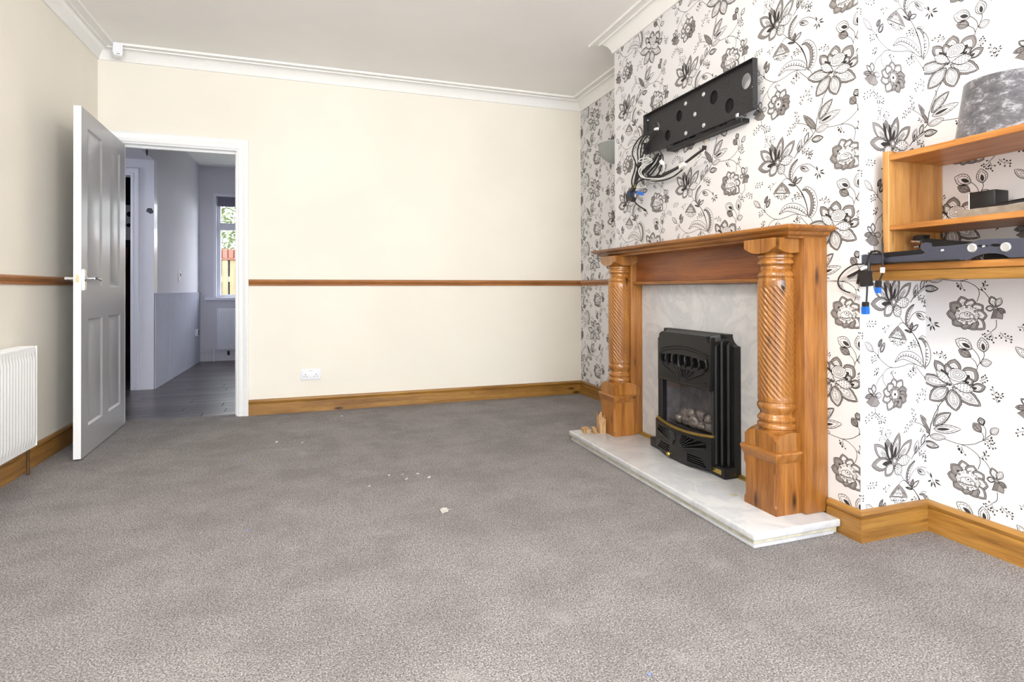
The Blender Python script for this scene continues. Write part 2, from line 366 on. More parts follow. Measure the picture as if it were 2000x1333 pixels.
# ------------------------------------------------------------------ the open door
def door_leaf():
    HX, HY = -1.330, 4.715                        # hinge corner (back of the leaf)
    Lw, T, H0, H1 = 0.915, 0.036, 0.010, 1.990
    ang = math.atan2(0.041, 0.92)
    ex = Vector((math.sin(ang), -math.cos(ang), 0)); ey = Vector((math.cos(ang), math.sin(ang), 0)); o = Vector((HX, HY, 0))
    W_ = lambda u, t, z: o+ex*u+ey*t+Vector((0, 0, z))
    root = tag(thing('panel_door', 'pale grey four-panel door standing open against the left wall', 'door', (HX, HY, 0)), kind='structure')
    root.name = 'door_1'
    rects = [(0.13, 0.36, 0.975, 1.893), (0.53, 0.808, 0.975, 1.893), (0.115, 0.39, 0.170, 0.79), (0.52, 0.795, 0.170, 0.79)]
    bm = BM()
    us = sorted({0, Lw, *[r[0] for r in rects], *[r[1] for r in rects]}); zs = sorted({H0, H1, *[r[2] for r in rects], *[r[3] for r in rects]})
    def inrect(a, b, c, d): return any(a >= r[0]-1e-6 and b <= r[1]+1e-6 and c >= r[2]-1e-6 and d <= r[3]+1e-6 for r in rects)
    for t, flip in ((T, False), (0, True)):
        g = {}
        V = lambda u, z, dd=0: bm.verts.new(W_(u, t-(dd if t else -dd), z))
        for a, b in zip(us, us[1:]):
            for c, d in zip(zs, zs[1:]):
                if not inrect(a, b, c, d): bm.faces.new([V(a, c), V(b, c), V(b, d), V(a, d)])
        for r in rects:
            ring = lambda e, dd: [V(r[0]+e, r[2]+e, dd), V(r[1]-e, r[2]+e, dd), V(r[1]-e, r[3]-e, dd), V(r[0]+e, r[3]-e, dd)]
            rs = [ring(0, 0), ring(0.012, 0.009), ring(0.020, 0.009), ring(0.040, 0.002)]
            for A, B in zip(rs, rs[1:]):
                for i in range(4): bm.faces.new([A[i], A[(i+1) % 4], B[(i+1) % 4], B[i]])
            bm.faces.new(rs[-1])
    bmesh.ops.remove_doubles(bm, verts=bm.verts[:], dist=1e-5); fixn(bm)
    obj('leaf', bm, M['door'], root, smooth=25)
    bm = BM()                                      # lipping: white edges of the leaf
    for (u0, u1, z0, z1) in ((Lw, Lw+0.001, H0, H1), (-0.001, 0, H0, H1), (0, Lw, H1, H1+0.001), (0, Lw, H0-0.001, H0)):
        P = [W_(u0, -0.0003, z0), W_(u1, -0.0003, z0), W_(u1, T+0.0003, z0), W_(u0, T+0.0003, z0)]
        loft(bm, [P, [p+Vector((0, 0, z1-z0)) for p in P]])
    fixn(bm); tag(obj('edge_lipping', bm, M['white_gloss'], root, smooth=0), 'white door edges')
    for side, nm, mat in ((1, 'chrome', M['chrome']), (-1, 'chrome', M['steel'])):
        t0 = T if side > 0 else 0
        bm = BM(); P = lambda u, t, z: W_(u, t0+side*t, z)
        loft(bm, [[P(0.845+a*0.04, t, z) for a, z in ((0, 0.955), (1, 0.955), (1, 1.075), (0, 1.075))] for t in (0, 0.004)]); 
        loft(bm, [[P(0.849+a*0.032, t, z) for a, z in ((0, 0.960), (1, 0.960), (1, 1.070), (0, 1.070))] for t in (0.004, 0.007)]); fixn(bm)
        pl = tag(obj('backplate', bm, mat, root), 'chrome lever backplate')
        bm = BM(); tube(bm, [P(0.866, t, 1.022) for t in (0.005, 0.012, 0.014, 0.045, 0.052)], 0.009, 12, [1.5, 1.5, 0.9, 0.9, 0.8])
        tube(bm, crom([P(0.870, 0.047, 1.022), P(0.83, 0.049, 1.023), P(0.79, 0.050, 1.021), P(0.755, 0.049, 1.017), P(0.738, 0.045, 1.014)], 4), 0.008, 10)
        obj('lever', bm, mat, pl)
    bm = BM(); loft(bm, [[W_(Lw+0.0012, T/2+a*0.008, 1.02+b*0.022) for a, b in ((-1, -1), (1, -1), (1, 1), (-1, 1))], [W_(Lw+0.002, T/2+a*0.008, 1.02+b*0.022) for a, b in ((-1, -1), (1, -1), (1, 1), (-1, 1))]])
    loft(bm, [[W_(Lw+t, T/2+a*0.006, 1.02+b*0.01) for a, b in ((-1, -1), (1, -1), (1, 1), (-1, 1))] for t in (0.002, 0.012)]); fixn(bm)
    obj('latch', bm, plain('pale_brass', srgb(214, 200, 160), 0.4, 0.6), root)
    for z in (0.25, 1.0, 1.75):
        bm = BM(); tube(bm, [W_(-0.004, 0.0, z-0.04), W_(-0.004, 0.0, z+0.04)], 0.006, 10); obj('hinge', bm, M['steel'], root)
    return root
door_leaf()

# ------------------------------------------------------------------ the hall beyond the doorway
HX, NIB, SOF, HCEIL = -1.490, 6.310, 2.21, 2.615
HXR = 0.75; HXL = -3.0
bm = BM(); box(bm, HXL, HXR, YB+WT, HALL_Y+0.05, -0.05, -0.012); fh = struct('floor_hall', bm, M['void'], 'grey brown laminate hall floor', smooth=0)
rnd = random.Random(4); pw = 0.128; y = YT; row = 0
while y < HALL_Y:
    x = HXL-rnd.random()*1.1
    while x < HXR:
        a, b = max(x, HXL), min(x+1.21, HXR); x += 1.212
        if b-a < 0.05: continue
        yy1 = min(y+pw-0.0018, HALL_Y)
        if yy1-y < 0.02: continue
        bm = BM(); box(bm, a+0.0008, b-0.0008, y, yy1, -0.012, -0.001, 0.001)
        obj('plank', bm, M['laminate'], fh, smooth=0)
    y += pw
bm = BM(); box(bm, HX-0.12, HX, NIB+0.12, HALL_Y+0.02, -0.03, HCEIL); box(bm, HX-0.12, HX, YB+WT, NIB+0.12, SOF+0.05, HCEIL)
whl = struct('wall_hall_left', bm, M['hall'], 'lilac grey hall wall with cladding below', smooth=0)
# beaded cladding below the hall dado line (ribs)
bm = BM(); npts = []; yy = NIB+0.002; k = 0; bw = 0.040
prof = []
while yy < HALL_Y-0.002:
    e = min(yy+bw, HALL_Y-0.001)
    prof += [(HX+0.004, yy), (HX+0.014, yy+0.008), (HX+0.014, max(e-0.008, yy+0.009)), (HX+0.004, e)]; yy = e+0.0005
poly = prof+[(HX, HALL_Y-0.001), (HX, NIB+0.002)]
rowa = [bm.verts.new((p[0], p[1], 0.0)) for p in prof]; rowb = [bm.verts.new((p[0], p[1], 0.92)) for p in prof]
for i in range(len(prof)-1): bm.faces.new((rowa[i], rowa[i+1], rowb[i+1], rowb[i]))
box(bm, HX, HX+0.016, NIB+0.002, HALL_Y-0.001, 0.918, 0.926)
tag(obj('beaded_cladding', fixn(bm), M['clad'], whl, smooth=0), 'grooved blue grey cladding', kind='stuff')
bm = BM(); box(bm, -1.6, HX, NIB, NIB+0.12, -0.03, SOF); box(bm, -2.46, -1.6, NIB, NIB+0.12, 2.05, SOF); box(bm, HXL, -2.46, NIB, NIB+0.12, -0.03, SOF)
struct('wall_hall_nib', bm, M['hallwhite'], 'narrow white hall wall beside a dark doorway', smooth=0)
architrave('trim_8', -2.46, -1.68, 2.05, NIB, 1, M['hallwhite'], 'white architrave of the dark cupboard doorway in the hall')
bm = BM(); box(bm, -1.685, -1.6, NIB-0.001, NIB+0.121, 0, 2.06); struct('trim_9', bm, M['hallwhite'], 'door lining of the hall cupboard')
bm = BM(); box(bm, HXL, HX, YB+WT, NIB+0.12, SOF, SOF+0.05); struct('ceiling_soffit', bm, M['hall'], 'low soffit above the hall cupboard', smooth=0)
bm = BM(); box(bm, HXL, HXR, YB+WT, HALL_Y+0.02, HCEIL, HCEIL+0.08); struct('ceiling_hall', bm, M['ceil'], 'hall ceiling', smooth=0)
bm = BM(); box(bm, HXR, HXR+0.1, YB+WT, HALL_Y+0.1, -0.03, HCEIL); struct('wall_hall_right', bm, M['hall'], 'hall wall on the right', smooth=0)
bm = BM(); box(bm, HXL-0.1, XL-WT, YB+0.02, YB+WT, -0.03, HCEIL); struct('wall_hall_front', bm, M['hall'], 'hall wall beside the doorway', smooth=0)
bm = BM(); box(bm, HXL-0.1, HXL, YB+WT, 5.3, -0.03, HCEIL); box(bm, HXL-0.1, HXL, 5.9, NIB+0.12, -0.03, HCEIL); box(bm, HXL-0.1, HXL, 5.3, 5.9, -0.03, 1.35); box(bm, HXL-0.1, HXL, 5.3, 5.9, 1.85, HCEIL); struct('wall_hall_end', bm, M['hall'], 'hall end wall', smooth=0)  # opening added out of view to let daylight into the passage
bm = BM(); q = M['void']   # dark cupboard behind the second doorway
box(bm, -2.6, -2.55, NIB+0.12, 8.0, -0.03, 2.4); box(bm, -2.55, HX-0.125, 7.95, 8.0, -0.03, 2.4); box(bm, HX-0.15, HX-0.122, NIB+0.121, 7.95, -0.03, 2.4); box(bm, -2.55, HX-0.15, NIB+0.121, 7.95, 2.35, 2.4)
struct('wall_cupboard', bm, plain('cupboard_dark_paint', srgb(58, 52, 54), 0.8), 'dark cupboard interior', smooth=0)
wx0, wx1, wz0, wz1 = -1.285, 0.18, 0.860, 2.215
bm = BM(); y0, y1 = HALL_Y, HALL_Y+0.22
box(bm, HX-0.12, wx0, y0, y1, -0.03, HCEIL); box(bm, wx1, HXR+0.1, y0, y1, -0.03, HCEIL); box(bm, wx0, wx1, y0, y1, -0.03, wz0); box(bm, wx0, wx1, y0, y1, wz1, HCEIL)
struct('wall_hall_far', bm, M['hall'], 'far hall wall with a window', smooth=0)
# window trim + frame + panes
bm = BM(); fy = HALL_Y
loft(bm, [[(x0_, y_, z_) for x0_, y_, z_ in L] for L in
     ([(wx0-0.035, fy-0.012, wz0), (wx0, fy-0.012, wz0), (wx0, fy, wz0), (wx0-0.035, fy, wz0)],
      [(wx0-0.035, fy-0.012, wz1+0.035), (wx0, fy-0.012, wz1), (wx0, fy, wz1), (wx0-0.035, fy, wz1+0.035)],
      [(wx1+0.035, fy-0.012, wz1+0.035), (wx1, fy-0.012, wz1), (wx1, fy, wz1), (wx1+0.035, fy, wz1+0.035)],
      [(wx1+0.035, fy-0.012, wz0), (wx1, fy-0.012, wz0), (wx1, fy, wz0), (wx1+0.035, fy, wz0)])]); fixn(bm)
fa, fb = HALL_Y+0.05, HALL_Y+0.11
cols = [(-1.285, -0.80), (-0.80, -0.31), (-0.31, 0.18)]
for a, b in cols:
    box(bm, a, a+0.045, fa, fb, wz0, wz1, 0.004); box(bm, b-0.035, b, fa, fb, wz0, wz1, 0.004)
    for z, hh in ((wz0, 0.03), (1.765, 0.10), (wz1-0.06, 0.06)): box(bm, a+0.04, b-0.03, fa+0.002, fb-0.002, z, z+hh, 0.004)
w2 = struct('window_2', bm, M['hallwhite'], 'white hall window with a small top light')
for a, b in cols:
    for z0, z1 in ((wz0+0.03, 1.765), (1.865, wz1-0.06)):
        bm = BM(); box(bm, a+0.045, b-0.035, fa+0.028, fa+0.032, z0, z1); obj('pane', bm, M['glass'], w2, smooth=0)
bm = BM(); box(bm, -1.415, 0.30, HALL_Y-0.075, HALL_Y+0.05, 0.815, 0.856, 0.008, 2); obj('window_sill', bm, M['hallwhite'], w2)
bm = BM(); box(bm, -1.27, 0.16, HALL_Y+0.012, HALL_Y+0.04, 2.085, 2.205, 0.004)
for i in range(36): box(bm, -1.262+i*0.0395, -1.245+i*0.0395, HALL_Y+0.006, HALL_Y+0.013, 2.075, 2.19)
bl = obj('window_valance', bm, plain('mauve_striped_valance', srgb(128, 122, 144), 0.8, vary=0.1)); tag(bl, 'folded mauve blind across the top of the hall window', 'blind')
# hall radiator
def radiator(name, label, x0, x1, y0, y1, z0, z1, face, pitch, mat):
    """panel on a wall; face 'x' looks to +x, 'y' looks to -y. (x0,x1) or (y0,y1) is the thickness"""
    root = thing(name, label, 'radiator', ((x0+x1)/2, (y0+y1)/2, z0))
    fx = face == 'x'
    a0, a1 = (y0, y1) if fx else (x0, x1)
    P = lambda a, d, z: (x1-d, a, z) if fx else (a, y0+d, z)
    bm = BM(); prof = [(a0, 0.006)]; a = a0+0.018
    while a+pitch < a1-0.012:
        prof += [(a, 0.006), (a+pitch*0.20, 0.0), (a+pitch*0.62, 0.0), (a+pitch*0.82, 0.006)]; a += pitch
    prof += [(a1, 0.006)]
    zb = [(z0, 0.009), (z0+0.030, 0.006), (z0+0.055, None), (z1-0.065, None), (z1-0.040, 0.006), (z1-0.008, 0.007), (z1, 0.014)]
    rows = [[bm.verts.new(P(q, dd if zz is None else zz, z)) for q, dd in prof] for z, zz in zb]
    for A, B in zip(rows, rows[1:]):
        for i in range(len(prof)-1): bm.faces.new((A[i], A[i+1], B[i+1], B[i]))
    bmesh.ops.recalc_face_normals(bm, faces=bm.faces[:])
    obj('front_panel', bm, mat, root, smooth=30)
    bm = BM()
    if fx: box(bm, x0+0.02, x1-0.012, a0+0.002, a1-0.002, z0+0.004, z1-0.006, 0.003)
    else: box(bm, a0+0.002, a1-0.002, y0+0.012, y1-0.02, z0+0.004, z1-0.006, 0.003)
    obj('body', bm, mat, root)
    for q in (a0-0.001, a1-0.003):
        bm = BM()
        if fx: box(bm, x0+0.012, x1-0.004, q, q+0.004, z0+0.003, z1, 0.001)
        else: box(bm, q, q+0.004, y0+0.004, y1-0.012, z0+0.003, z1, 0.001)
        obj('side_panel', bm, mat, root)
    bm = BM(); kk = a0+0.01
    while kk < a1-0.02:
        if fx: box(bm, x0+0.015, x1-0.008, kk, kk+0.006, z1-0.003, z1)
        else: box(bm, kk, kk+0.006, y0+0.008, y1-0.015, z1-0.003, z1)
        kk += 0.014
    tag(obj('top_grille', bm, mat, root, smooth=0), kind='stuff')
    for q in (a0+0.15, a1-0.15):
        bm = BM()
        if fx: box(bm, x0+0.001, x0+0.022, q-0.015, q+0.015, z0+0.06, z1-0.06)
        else: box(bm, q-0.015, q+0.015, y1-0.022, y1-0.001, z0+0.06, z1-0.06)
        obj('wall_bracket', bm, mat, root)
    return root
rd = radiator('radiator', 'white ribbed panel radiator on the left wall', XL, XL+0.10, 2.35, 3.583, 0.152, 0.668, 'x', 0.0285, M['rad'])
bm = BM(); tube(bm, [(XL+0.052, 3.598, z) for z in (0.0, 0.05, 0.165)], 0.0075, 10); tube(bm, [(XL+0.052, 3.598, 0.165), (XL+0.052, 3.575, 0.168)], 0.009, 10); obj('pipe', bm, M['pipe'], rd)
hr = radiator('radiator', 'grey ribbed radiator under the hall window', -1.265, -0.1, HALL_Y-0.095, HALL_Y, 0.155, 0.715, 'y', 0.030, M['hallwhite'])
bm = BM(); tube(bm, [(-1.31, HALL_Y-0.05, z) for z in (0, 0.1, 0.17)], 0.008, 8); tube(bm, [(-1.49, HALL_Y-0.05, 0.135), (-0.5, HALL_Y-0.05, 0.135)], 0.007, 8); obj('pipe', bm, M['hallwhite'], hr)
bm = BM(); lathe(bm, [(0.014, 0), (0.018, 0.01), (0.018, 0.05), (0.012, 0.06)], (-1.31, HALL_Y-0.05, 0.12), 12); obj('valve', bm, M['hallwhite'], hr)
bm = BM(); lathe(bm, [(0.010, -0.05), (0.016, -0.04), (0.016, 0.0), (0.01, 0.012)], (-1.13, HALL_Y-0.05, 0.125), 12); tag(obj('drain_cock', bm, M['black'], hr), 'small black drain cock')
# light switch with an ornate surround on the hall wall
r = thing('light_switch', 'small white light switch with shaped surround on the hall wall', 'switch', (HX, 7.358, 1.128))
bm = BM(); pol = []
for i in range(32):
    a = 2*math.pi*i/32; rr = 0.062*(1+0.16*math.cos(4*a)+0.05*math.cos(8*a)); pol.append((7.358+rr*math.cos(a), 1.128+rr*1.15*math.sin(a)))
prism(bm, pol, HX, HX+0.007); obj('surround', bm, M['white_plastic'], r)
bm = BM(); box(bm, HX+0.007, HX+0.014, 7.325, 7.391, 1.09, 1.166, 0.003); obj('switch_plate', bm, M['white_plastic'], r)
bm = BM(); box(bm, HX+0.014, HX+0.019, 7.348, 7.368, 1.113, 1.143, 0.002); obj('rocker', bm, M['soot'], r)
r = thing('wall_box', 'small white socket low on the cladded hall wall', 'socket', (HX+0.01, 8.25, 0.40))
bm = BM(); box(bm, HX+0.010, HX+0.035, 8.18, 8.32, 0.36, 0.45, 0.004); obj('faceplate', bm, M['hallwhite'], r)
bm = BM(); box(bm, HX+0.035, HX+0.038, 8.27, 8.31, 0.37, 0.44, 0.002); obj('switch_panel', bm, M['soot'], r)
# smudges where fittings were taken off
for (p, nm, rr) in ((Vector((HX, 6.015, 2.247)), 'dark sooty smudge high on the hall bulkhead', 0.045),):
    pass
def smudge(label, c, ax, rr):
    bm = BM(); n = 20; rg = random.Random(int(rr*1000)); pts = []
    for i in range(n):
        a = 2*math.pi*i/n; q = rr*(0.75+0.35*rg.random()); pts.append((q*math.cos(a), q*math.sin(a)))
    if ax == 'x': loft(bm, [[(c[0]+h, c[1]+s*p[0], c[2]+s*p[1]) for p in pts] for h, s in ((0, 1), (0.004, 0.8), (0.008, 0.35))])
    else: loft(bm, [[(c[0]+s*p[0], c[1]-h, c[2]+s*p[1]) for p in pts] for h, s in ((0, 1), (0.004, 0.8), (0.008, 0.35))])
    tag(obj('dark_smudge', fixn(bm), M['soot']), label, 'stain')
smudge('black sooty patch at the top of the hall doorway, under the soffit', (HX, 6.06, 2.235), 'x', 0.040)
smudge('small grey smudge halfway up the narrow hall wall', (-1.524, NIB, 1.719), 'y', 0.030)
# things in the dark cupboard
bm = BM(); x0, x1 = -1.96, -1.70
g = []
for i in range(13):
    x = x0+(x1-x0)*i/12; d = 0.03*math.sin(i*1.7); g.append((x, 6.95+d))
back = [(x, y+0.10) for x, y in reversed(g)]
loft(bm, [[(p[0]*1.0, p[1], 0.35) for p in g+back], [(p[0], p[1], 1.15) for p in g+back], [(-1.83+(p[0]+1.83)*0.6, p[1], 1.40) for p in g+back]]); fixn(bm)
r = obj('hanging_coat', bm, M['cloth']); tag(r, 'dark maroon coat hanging in the cupboard doorway', 'coat')
bm = BM(); box(bm, -1.995, -1.90, 7.20, 7.206, 1.50, 1.88, 0.001); r = thing('wall_card', 'white printed card in the dark cupboard doorway', 'card', (-1.90, 7.2, 1.5))
obj('card', bm, M['paperw'], r)
for q, x, z in ((0.03, -1.93, 1.78), (0.022, -1.94, 1.66)):
    bm = BM(); lathe(bm, [(q, 0), (q, 0.002)], (x, 7.197, z), 14, 'y'); obj('printed_mark', bm, M['void'], r)
bm = BM(); box(bm, -2.5, -1.65, 7.2, 7.95, 1.18, 1.21); tag(obj('cupboard_shelf', bm, M['dust']), 'grey shelf inside the dark cupboard', 'shelf')
# garden seen through the hall window
bm = BM(); box(bm, -12, 12, HALL_Y+0.23, 26, -0.25, -0.15); struct('ground', bm, M['grass'], 'garden ground', smooth=0)
fr = thing('garden_fence', 'pale garden fence with a red capping beyond the hall window', 'fence', (-1.4, 11.5, -0.15))
for i in range(44):
    x = -3.2+i*0.13; bm = BM(); box(bm, x, x+0.098, 11.5, 11.52, -0.15, 1.50, 0.004); obj('fence_board', bm, M['fence'], fr, smooth=0)
for i in range(44):
    x = -3.135+i*0.13; bm = BM(); box(bm, x, x+0.098, 11.56, 11.58, -0.15, 1.50, 0.004); obj('rear_board', bm, M['soot'], fr, smooth=0)
bm = BM(); box(bm, -3.3, 2.6, 11.52, 11.56, 0.2, 0.3); box(bm, -3.3, 2.6, 11.52, 11.56, 1.1, 1.2); obj('rail', bm, M['dust'], fr, smooth=0)
bm = BM(); box(bm, -3.3, 2.6, 11.47, 11.58, 1.50, 1.53, 0.004)
for i in range(60): box(bm, -3.3+i*0.0983, -3.3+i*0.0983+0.085, 11.46, 11.59, 1.53, 1.70, 0.006)
obj('capping', bm, M['redroof'], fr, smooth=0)
def bush(name, label, c, rx, rz, n, seed):
    rg = random.Random(seed); root = thing(name, label, 'tree', (c[0], c[1], -0.15)); bm = BM()
    for i in range(n):
        while True:
            p = Vector((rg.uniform(-1, 1), rg.uniform(-1, 1), rg.uniform(-1, 1)))
            if 0.4 < p.length < 1: break
        q = Vector((c[0]+p.x*rx, c[1]+p.y*rx, c[2]+p.z*rz)); d = Vector((rg.gauss(0, 1), rg.gauss(0, 1), rg.gauss(0, 1))).normalized()
        s = d.cross(Vector((0.3, 0.5, 0.8))).normalized(); L, w = rg.uniform(0.09, 0.16), 0.035
        bm.faces.new([bm.verts.new(v) for v in (q, q+d*L*0.5+s*w, q+d*L, q+d*L*0.5-s*w)])
    tag(obj('foliage', bm, M['leaf'], root, smooth=0), kind='stuff')
    bm = BM(); tube(bm, [(c[0], c[1], -0.15), (c[0]+0.05, c[1], c[2]*0.5), (c[0], c[1], c[2])], 0.09, 8); obj('trunk', bm, M['dust'], root)
bush('garden_tree', 'green leafy tree above the garden fence', (-1.55, 14.5, 2.7), 1.5, 1.15, 2600, 3)
bush('garden_tree', 'taller green tree behind the first, to the right', (1.6, 16.5, 3.4), 2.0, 1.7, 2200, 8)
# ------------------------------------------------------------------ fireplace
HZ = 0.060
r = thing('marble_hearth', 'white marble hearth slab in front of the fire', 'hearth', (1.70, 2.48, 0))
bm = BM(); box(bm, 1.506, 1.924, 1.683, 3.300, 0.030, HZ, 0.007, 3); obj('slab', bm, M['marble'], r)
bm = BM(); box(bm, 1.522, 1.924, 1.702, 3.288, 0.0, 0.030, 0.003); tag(obj('riser', bm, M['plaster'], r), 'stained lower edge of the hearth')
bm = BM(); box(bm, 1.516, 1.90, 1.694, 3.292, 0.0, 0.014, 0.004, 2); obj('footing', bm, M['marble'], r)
r = thing('marble_back_panel', 'white marble panel behind the gas fire', 'panel', (1.92, 2.5, HZ))
bm = BM(); box(bm, 1.900, XC-0.004, 1.9605, 3.0725, HZ, 0.9795, 0.002); obj('slab', bm, M['marble'], r)
for (a, b) in ((1.958, 2.203), (2.837, 3.072)):
    bm = BM(); prism(bm, [(1.899, HZ), (1.876, HZ), (1.876, HZ+0.006), (1.884, HZ+0.014), (1.899, HZ+0.016)], a, b, 'y'); tag(obj('brass_strip', bm, M['brass'], r), 'brass angle strip along the foot of the panel')

sr = thing('fireplace_surround', 'turned pine fireplace surround with two rope-twist columns', 'fireplace', (1.82, 2.48, HZ))
def blockcap(bm, cx, cy, half, z_edge, z_mid, z_corner, r_in, n=16):
    """square block whose z_edge end is flat and whose other end is turned: lower at the middle of each face"""
    th = [2*math.pi*i/(4*n) for i in range(4*n)]
    rb = [half/max(abs(math.cos(t)), abs(math.sin(t))) for t in th]
    mx = half*(math.sqrt(2)-1)
    zb = [z_mid+(z_corner-z_mid)*((q-half)/mx)**1.25 if q > half else z_mid for q in rb]
    P = lambda rr, zz: [(cx+a*math.cos(t), cy+a*math.sin(t), z) for a, t, z in zip(rr, th, zz)]
    loft(bm, [P(rb, [z_edge]*len(th)), P(rb, zb), P([r_in]*len(th), [z_mid]*len(th))]); return fixn(bm)
def column(cx, cy, y0, y1):
    col = []
    half = 0.086
    bm = BM(); blockcap(bm, cx, cy, half, 1.158, 1.098, 1.124, 0.066); tag(obj('capital', bm, M['pine_turn'], sr), 'scalloped square capital')
    prof = [(0.064, 1.100), (0.066, 1.096), (0.070, 1.091), (0.070, 1.083), (0.064, 1.079), (0.064, 1.074), (0.068, 1.071), (0.071, 1.064), (0.070, 1.057), (0.062, 1.054), (0.058, 1.048), (0.061, 1.042), (0.060, 1.034),
            (0.059, 1.031), (0.064, 1.024), (0.070, 1.016), (0.071, 1.008), (0.067, 1.002), (0.066, 0.999), (0.070, 0.994), (0.071, 0.985), (0.071, 0.975)]
    bm = BM(); lathe(bm, prof, (cx, cy, 0), 48); obj('neck_turning', bm, M['pine_turn'], sr)
    nz, nth, starts, pitch = 150, 200, 20, 0.082
    z1, z0 = 0.975, 0.504; loops = []
    for i in range(nz+1):
        z = z1+(z0-z1)*i/nz; L = []
        e = min(1, max(0, (z1-z-0.006)/0.012), max(0, (z-z0-0.006)/0.012))
        for k in range(nth):
            t = 2*math.pi*k/nth; ph = 0.5*starts*(t+z/pitch); s = abs(math.sin(ph))
            rr = 0.0712-e*0.0052*(1-min(1, s*1.25))**1.2
            L.append((cx+rr*math.cos(t), cy+rr*math.sin(t), z))
        loops.append(L)
    bm = BM(); loft(bm, loops); fixn(bm); tag(obj('twisted_shaft', bm, M['pine_turn'], sr, smooth=60), 'column shaft carved with spiral flutes')
    prof = [(0.071, 0.504), (0.071, 0.497), (0.067, 0.494), (0.068, 0.490), (0.073, 0.484), (0.074, 0.474), (0.070, 0.462), (0.063, 0.452), (0.061, 0.446), (0.063, 0.440), (0.069, 0.434), (0.073, 0.427), (0.072, 0.419), (0.066, 0.415),
            (0.066, 0.411), (0.071, 0.407), (0.074, 0.400), (0.073, 0.390), (0.068, 0.385), (0.068, 0.375)]
    bm = BM(); lathe(bm, prof, (cx, cy, 0), 48); obj('foot_turning', bm, M['pine_turn'], sr)
    bm = BM(); blockcap(bm, cx, cy, half, 0.305, 0.382, 0.352, 0.068); obj('base_block', bm, M['pine_turn'], sr)
    # plinth with stopped chamfers and a moulded top
    px0, px1 = cx-0.088, 1.835
    def sect(z, c, g=0):
        x0, x1, a, b = px0-g, px1, cy-0.088-g, cy+0.088+g
        return [(x0+c, a, z), (x1, a, z), (x1, b, z), (x0+c, b, z), (x0, b-c, z), (x0, a+c, z)]
    bm = BM(); loft(bm, [sect(z, c) for z, c in ((HZ, 0.0004), (0.085, 0.0004), (0.098, 0.010), (0.222, 0.010), (0.236, 0.0004), (0.285, 0.0004))]); fixn(bm); plo = obj('plinth', bm, M['pine_z'], sr, smooth=20)
    bm = BM(); loft(bm, [sect(z, 0.0004, g) for z, g in ((0.264, 0.0), (0.270, 0.004), (0.284, 0.008), (0.300, 0.012), (0.306, 0.010), (0.309, 0.002))]); fixn(bm); obj('plinth_moulding', bm, M['pine_y'], plo, smooth=20)
CXC = 1.788
column(CXC, 1.868, 0, 0); column(CXC, 3.148, 0, 0)
for a, b in ((1.757, 1.960), (3.073, 3.245)):
    bm = BM(); box(bm, 1.824, XC-0.001, a, b, HZ, 1.160, 0.006, 2); obj('pilaster', bm, M['pine_z'], sr)
bm = BM(); box(bm, 1.862, XC-0.001, 1.958, 3.075, 0.998, 1.158, 0.002); obj('frieze_board', bm, M['pine_frieze'], sr)
bm = BM(); prism(bm, [(1.899, 0.980), (1.842, 0.980), (1.836, 0.984), (1.834, 0.991), (1.836, 0.998), (1.842, 1.001), (1.899, 1.001)], 1.955, 3.078, 'y'); obj('frieze_lip', bm, M['pine_y'], sr)
# mantel shelf
mx, ya, yb_ = 1.705, 1.717, 3.364
lv = [(-0.052, 1.155), (-0.046, 1.156), (-0.044, 1.163), (-0.036, 1.166), (-0.030, 1.170), (-0.026, 1.176), (-0.025, 1.181), (-0.012, 1.184), (-0.008, 1.187), (-0.002, 1.190), (0.0, 1.195), (0.0, 1.201), (-0.003, 1.205)]
bm = BM(); loft(bm, [[(mx-d, ya-d, z), (XC-0.001, ya-d, z), (XC-0.001, yb_+d, z), (mx-d, yb_+d, z)] for d, z in lv]); fixn(bm); tag(obj('mantel_shelf', bm, M['pine_y'], sr, smooth=20), 'moulded pine mantel shelf')

# ------------------------------------------------------------------ gas fire
def platehole(name, P_out, holes, x0, x1, mat=M['iron']):
    """flat plate (y,z outline) with holes, front at x0 and back at x1"""
    bm = BM(); loopsE = []
    for poly in [P_out]+holes:
        vs = [bm.verts.new((x0, *p)) for p in poly]; es = [bm.edges.new((vs[i], vs[(i+1) % len(vs)])) for i in range(len(vs))]; loopsE += es
    bmesh.ops.triangle_fill(bm, use_beauty=True, use_dissolve=False, edges=loopsE)
    fr = bm.faces[:]; ex = bmesh.ops.extrude_face_region(bm, geom=fr)
    for v in [g for g in ex['geom'] if isinstance(g, bmesh.types.BMVert)]: v.co.x = x1
    return fixn(bm)
gf = thing('gas_fire', 'black cast iron gas fire with brass bar and pale coals', 'fire', (1.85, 2.50, HZ))
def notched(y0, y1, z0, z1, rr, n=6):
    P = [(y0, z0), (y1, z0)]
    for i in range(n+1):
        a = math.pi/2*i/n; P.append((y1-rr+rr*(1-math.sin(a)) if False else y1-rr*math.sin(a), z1-rr*math.cos(a)))
    for i in range(n+1):
        a = math.pi/2*(1-i/n); P.append((y0+rr*math.sin(a), z1-rr*math.cos(a)))
    return P
def tier(x0, x1, y0, y1, z1, rr, bev=0.006):
    bm = BM()
    A = notched(y0, y1, HZ+0.001, z1, rr); B = notched(y0+bev, y1-bev, HZ+0.001, z1-bev, rr)
    loft(bm, [[(x1, *p) for p in A], [(x0+bev, *p) for p in A], [(x0, *p) for p in B]]); return fixn(bm)
bm = platehole('of', notched(2.205, 2.835, HZ+0.001, 0.735, 0.055), [[(2.305, 0.20), (2.69, 0.20), (2.69, 0.47), (2.305, 0.47)]], 1.862, 1.8995); obj('outer_frame', bm, M['iron'], gf, smooth=0)
FX = 1.797
